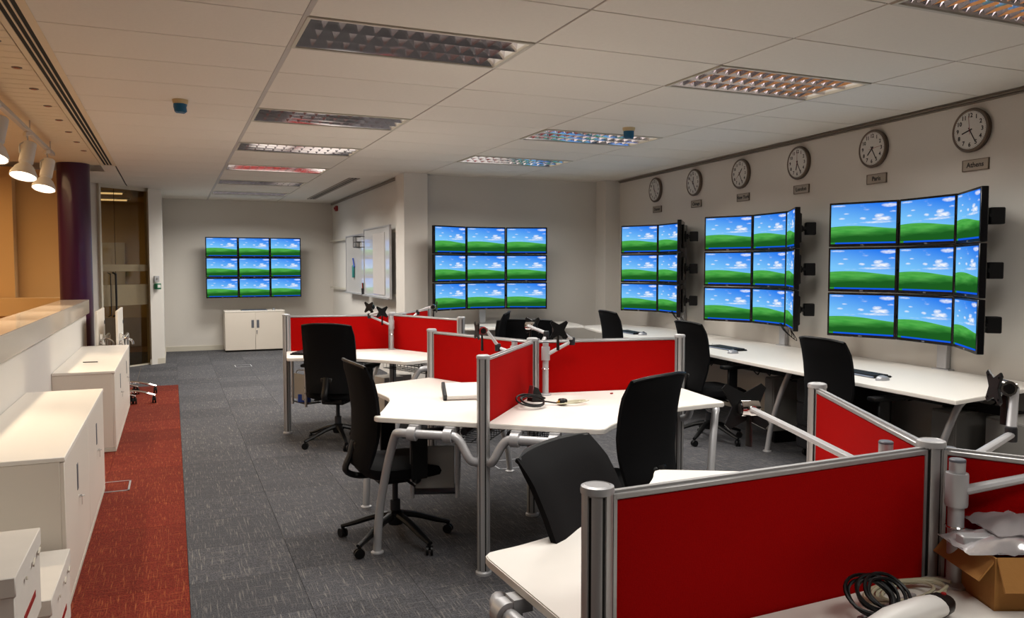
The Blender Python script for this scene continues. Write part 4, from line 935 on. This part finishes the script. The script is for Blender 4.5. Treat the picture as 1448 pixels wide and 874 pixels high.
c1 = coil('power_cable', (1.79, 3.95, ZD+.02), .075, 3, .0055, BLK, '', 2, fl=.85); c1.rotation_euler = (.35, 0, .4); tag(c1, 'black coiled power cable on the middle desk beside the red screen', 'cable')
def plug(bm):
    tube(bm, smooth([(-.10, .10, .01), (-.05, .03, .02), (-.01, .015, .015), (.02, .01, .012)], 4), .0045, 6); box(bm, (.045, 0, .02), (.045, .045, .034), rz=.3, bev=.008)
pg = thing('mains_plug', 'black three pin mains plug on the middle desk', 'plug', (1.93, 3.945, ZD), RD(-10)); obj('body', plug, BLK, pg)
obj('pin', lambda bm: (bb(bm, .015, .03, -.012, -.006, .018, .030), bb(bm, .012, .026, .004, .010, .012, .02)), mat('brass', '#b98a3a', .3, .9, noise=(8, .05)), pg)
c2 = coil('network_cable', (2.03, 3.935, ZD), .075, 4, .003, BEIGE, '', 5, fl=.5); tag(c2, 'beige coiled network cable on the middle desk', 'cable')
ps = thing('wedge_stand', 'small black wedge stand with dark red back on the middle desk', 'stand', (1.90, 4.13, ZD), RD(10))
obj('wedge', lambda bm: prism(bm, [(-.045, 0), (.045, 0), (.0, .075), (-.025, .085)], -.025, .025, M=Matrix.Rotation(pi/2, 4, 'X')), BLK, ps); obj('back', lambda bm: box(bm, (-.034, 0, .055), (.010, .045, .07), ry=.25, bev=.003), mat('dark_red_plastic', '#5a2a2c', .4, noise=(8, .1)), ps)
tag(obj('mint', lambda bm: box(bm, (0, 0, .004), (.02, .012, .008), rz=.4, bev=.002), REDP, at=(2.42, 4.17, ZD)), 'tiny dark red scrap on the middle desk right of the arm', 'scrap')
# foreground clutter on the near desk
bx = thing('cardboard_box', 'brown open cardboard box in the lower right corner', 'box', (1.86, 1.22, ZD), RD(-23))
obj('side', lambda bm: (bb(bm, -.16, .16, -.10, -.096, .0, .12), bb(bm, -.16, .16, .096, .10, .0, .12), bb(bm, -.16, -.156, -.096, .096, .0, .12), bb(bm, .156, .16, -.096, .096, .0, .12), bb(bm, -.16, .16, -.1, .1, 0, .004)), CARD, bx)
obj('flap', lambda bm: (box(bm, (0, -.118, .088), (.315, .004, .075), rx=-.45), box(bm, (-.175, 0, .09), (.06, .19, .004), ry=-.9)), CARD, bx)
fo = thing('wrapped_parts', 'clear plastic wrapped hardware lying on the cardboard box', 'package', (1.82, 1.235, ZD+.122), RD(-23))
def bag(bm, sx, sy, h, seed, off):
    rr = random.Random(seed); nx, ny = 14, 8; G = [[None]*(ny+1) for _ in range(nx+1)]; H = [[None]*(ny+1) for _ in range(nx+1)]
    for i in range(nx+1):
        for j in range(ny+1):
            u, v = i/nx*2-1, j/ny*2-1; e = (1-abs(u)**4)*(1-abs(v)**4)
            G[i][j] = bm.verts.new((off[0]+u*sx+rr.uniform(-.004, .004), off[1]+v*sy+rr.uniform(-.004, .004), off[2]+h*e+rr.uniform(-.004, .004)))
            H[i][j] = bm.verts.new((off[0]+u*sx, off[1]+v*sy, off[2]-.001))
    for i in range(nx):
        for j in range(ny):
            bm.faces.new((G[i][j], G[i+1][j], G[i+1][j+1], G[i][j+1])); bm.faces.new((H[i][j+1], H[i+1][j+1], H[i+1][j], H[i][j]))
obj('bag', lambda bm: (bag(bm, .17, .07, .03, 4, (0, -.02, .004)), bag(bm, .13, .08, .03, 9, (.04, .02, .036))), FOIL, fo)
obj('bracket', lambda bm: (box(bm, (-.02, -.03, .018), (.28, .035, .022), bev=.003), box(bm, (.05, .03, .055), (.15, .06, .006), rz=.3), box(bm, (.09, .02, .062), (.08, .05, .01), rz=-.2)), ALUP, fo)
c3 = coil('network_cable', (1.56, 1.315, ZD), .10, 5, .004, BEIGE, '', 8, fl=.5); tag(c3, 'beige cable coil on the foreground desk below the hub post', 'cable')
c4 = coil('power_cable', (1.395, 1.265, ZD), .05, 7, .004, BLK, '', 3, fl=.85); c4.rotation_euler = (.7, 0, -.2); c4.location.z = ZD+.045; tag(c4, 'black cable bundle with yellow tie on the foreground desk', 'cable')
hs_ = thing('handset', 'white rounded handset with black end at the bottom right', 'device', (1.467, 1.205, ZD+.03), RD(2))
obj('shell', lambda bm: tube(bm, [(-.16, -.02, 0), (-.10, -.01, .004), (.0, .0, .004), (.05, .006, 0)], [.03, .034, .034, .032], 16, flat=.7), WPL, hs_)
obj('end_cap', lambda bm: tube(bm, [(.05, .006, 0), (.075, .009, .0), (.095, .012, 0)], [.0325, .03, .02], 16, flat=.75), BLK, hs_)
obj('indicator', lambda bm: lathe(bm, [(.006, 0), (.005, .003)], 10, T(.075, .005, .022)), REDP, hs_)
tag(obj('grey_ruler', lambda bm: box(bm, (0, 0, .012), (.22, .012, .022), bev=.002), ALUP, at=(1.44, 1.27, ZD), rz=RD(12)), 'narrow grey strip beside the white handset', 'strip')
# things stored under the far desks
tag(obj('waste_bin', lambda bm: lathe(bm, [(.10, 0), (.13, .30), (.125, .30), (.095, .01)], 24), ORNG, at=(2.35, 7.75, 0)), 'orange brown waste bin under the far cluster desks', 'bin')
for x, y, lb in ((2.05, 8.1, 'left'), (2.2, 8.25, 'right')):
    tag(obj('storage_box', lambda bm: bb(bm, -.11, .11, -.12, .12, 0, .38, bev=.004), BOXW, at=(x, y, 0), rz=.2 if lb == 'left' else -.1), '%s of two white storage boxes under the far cluster desks' % lb, 'box')
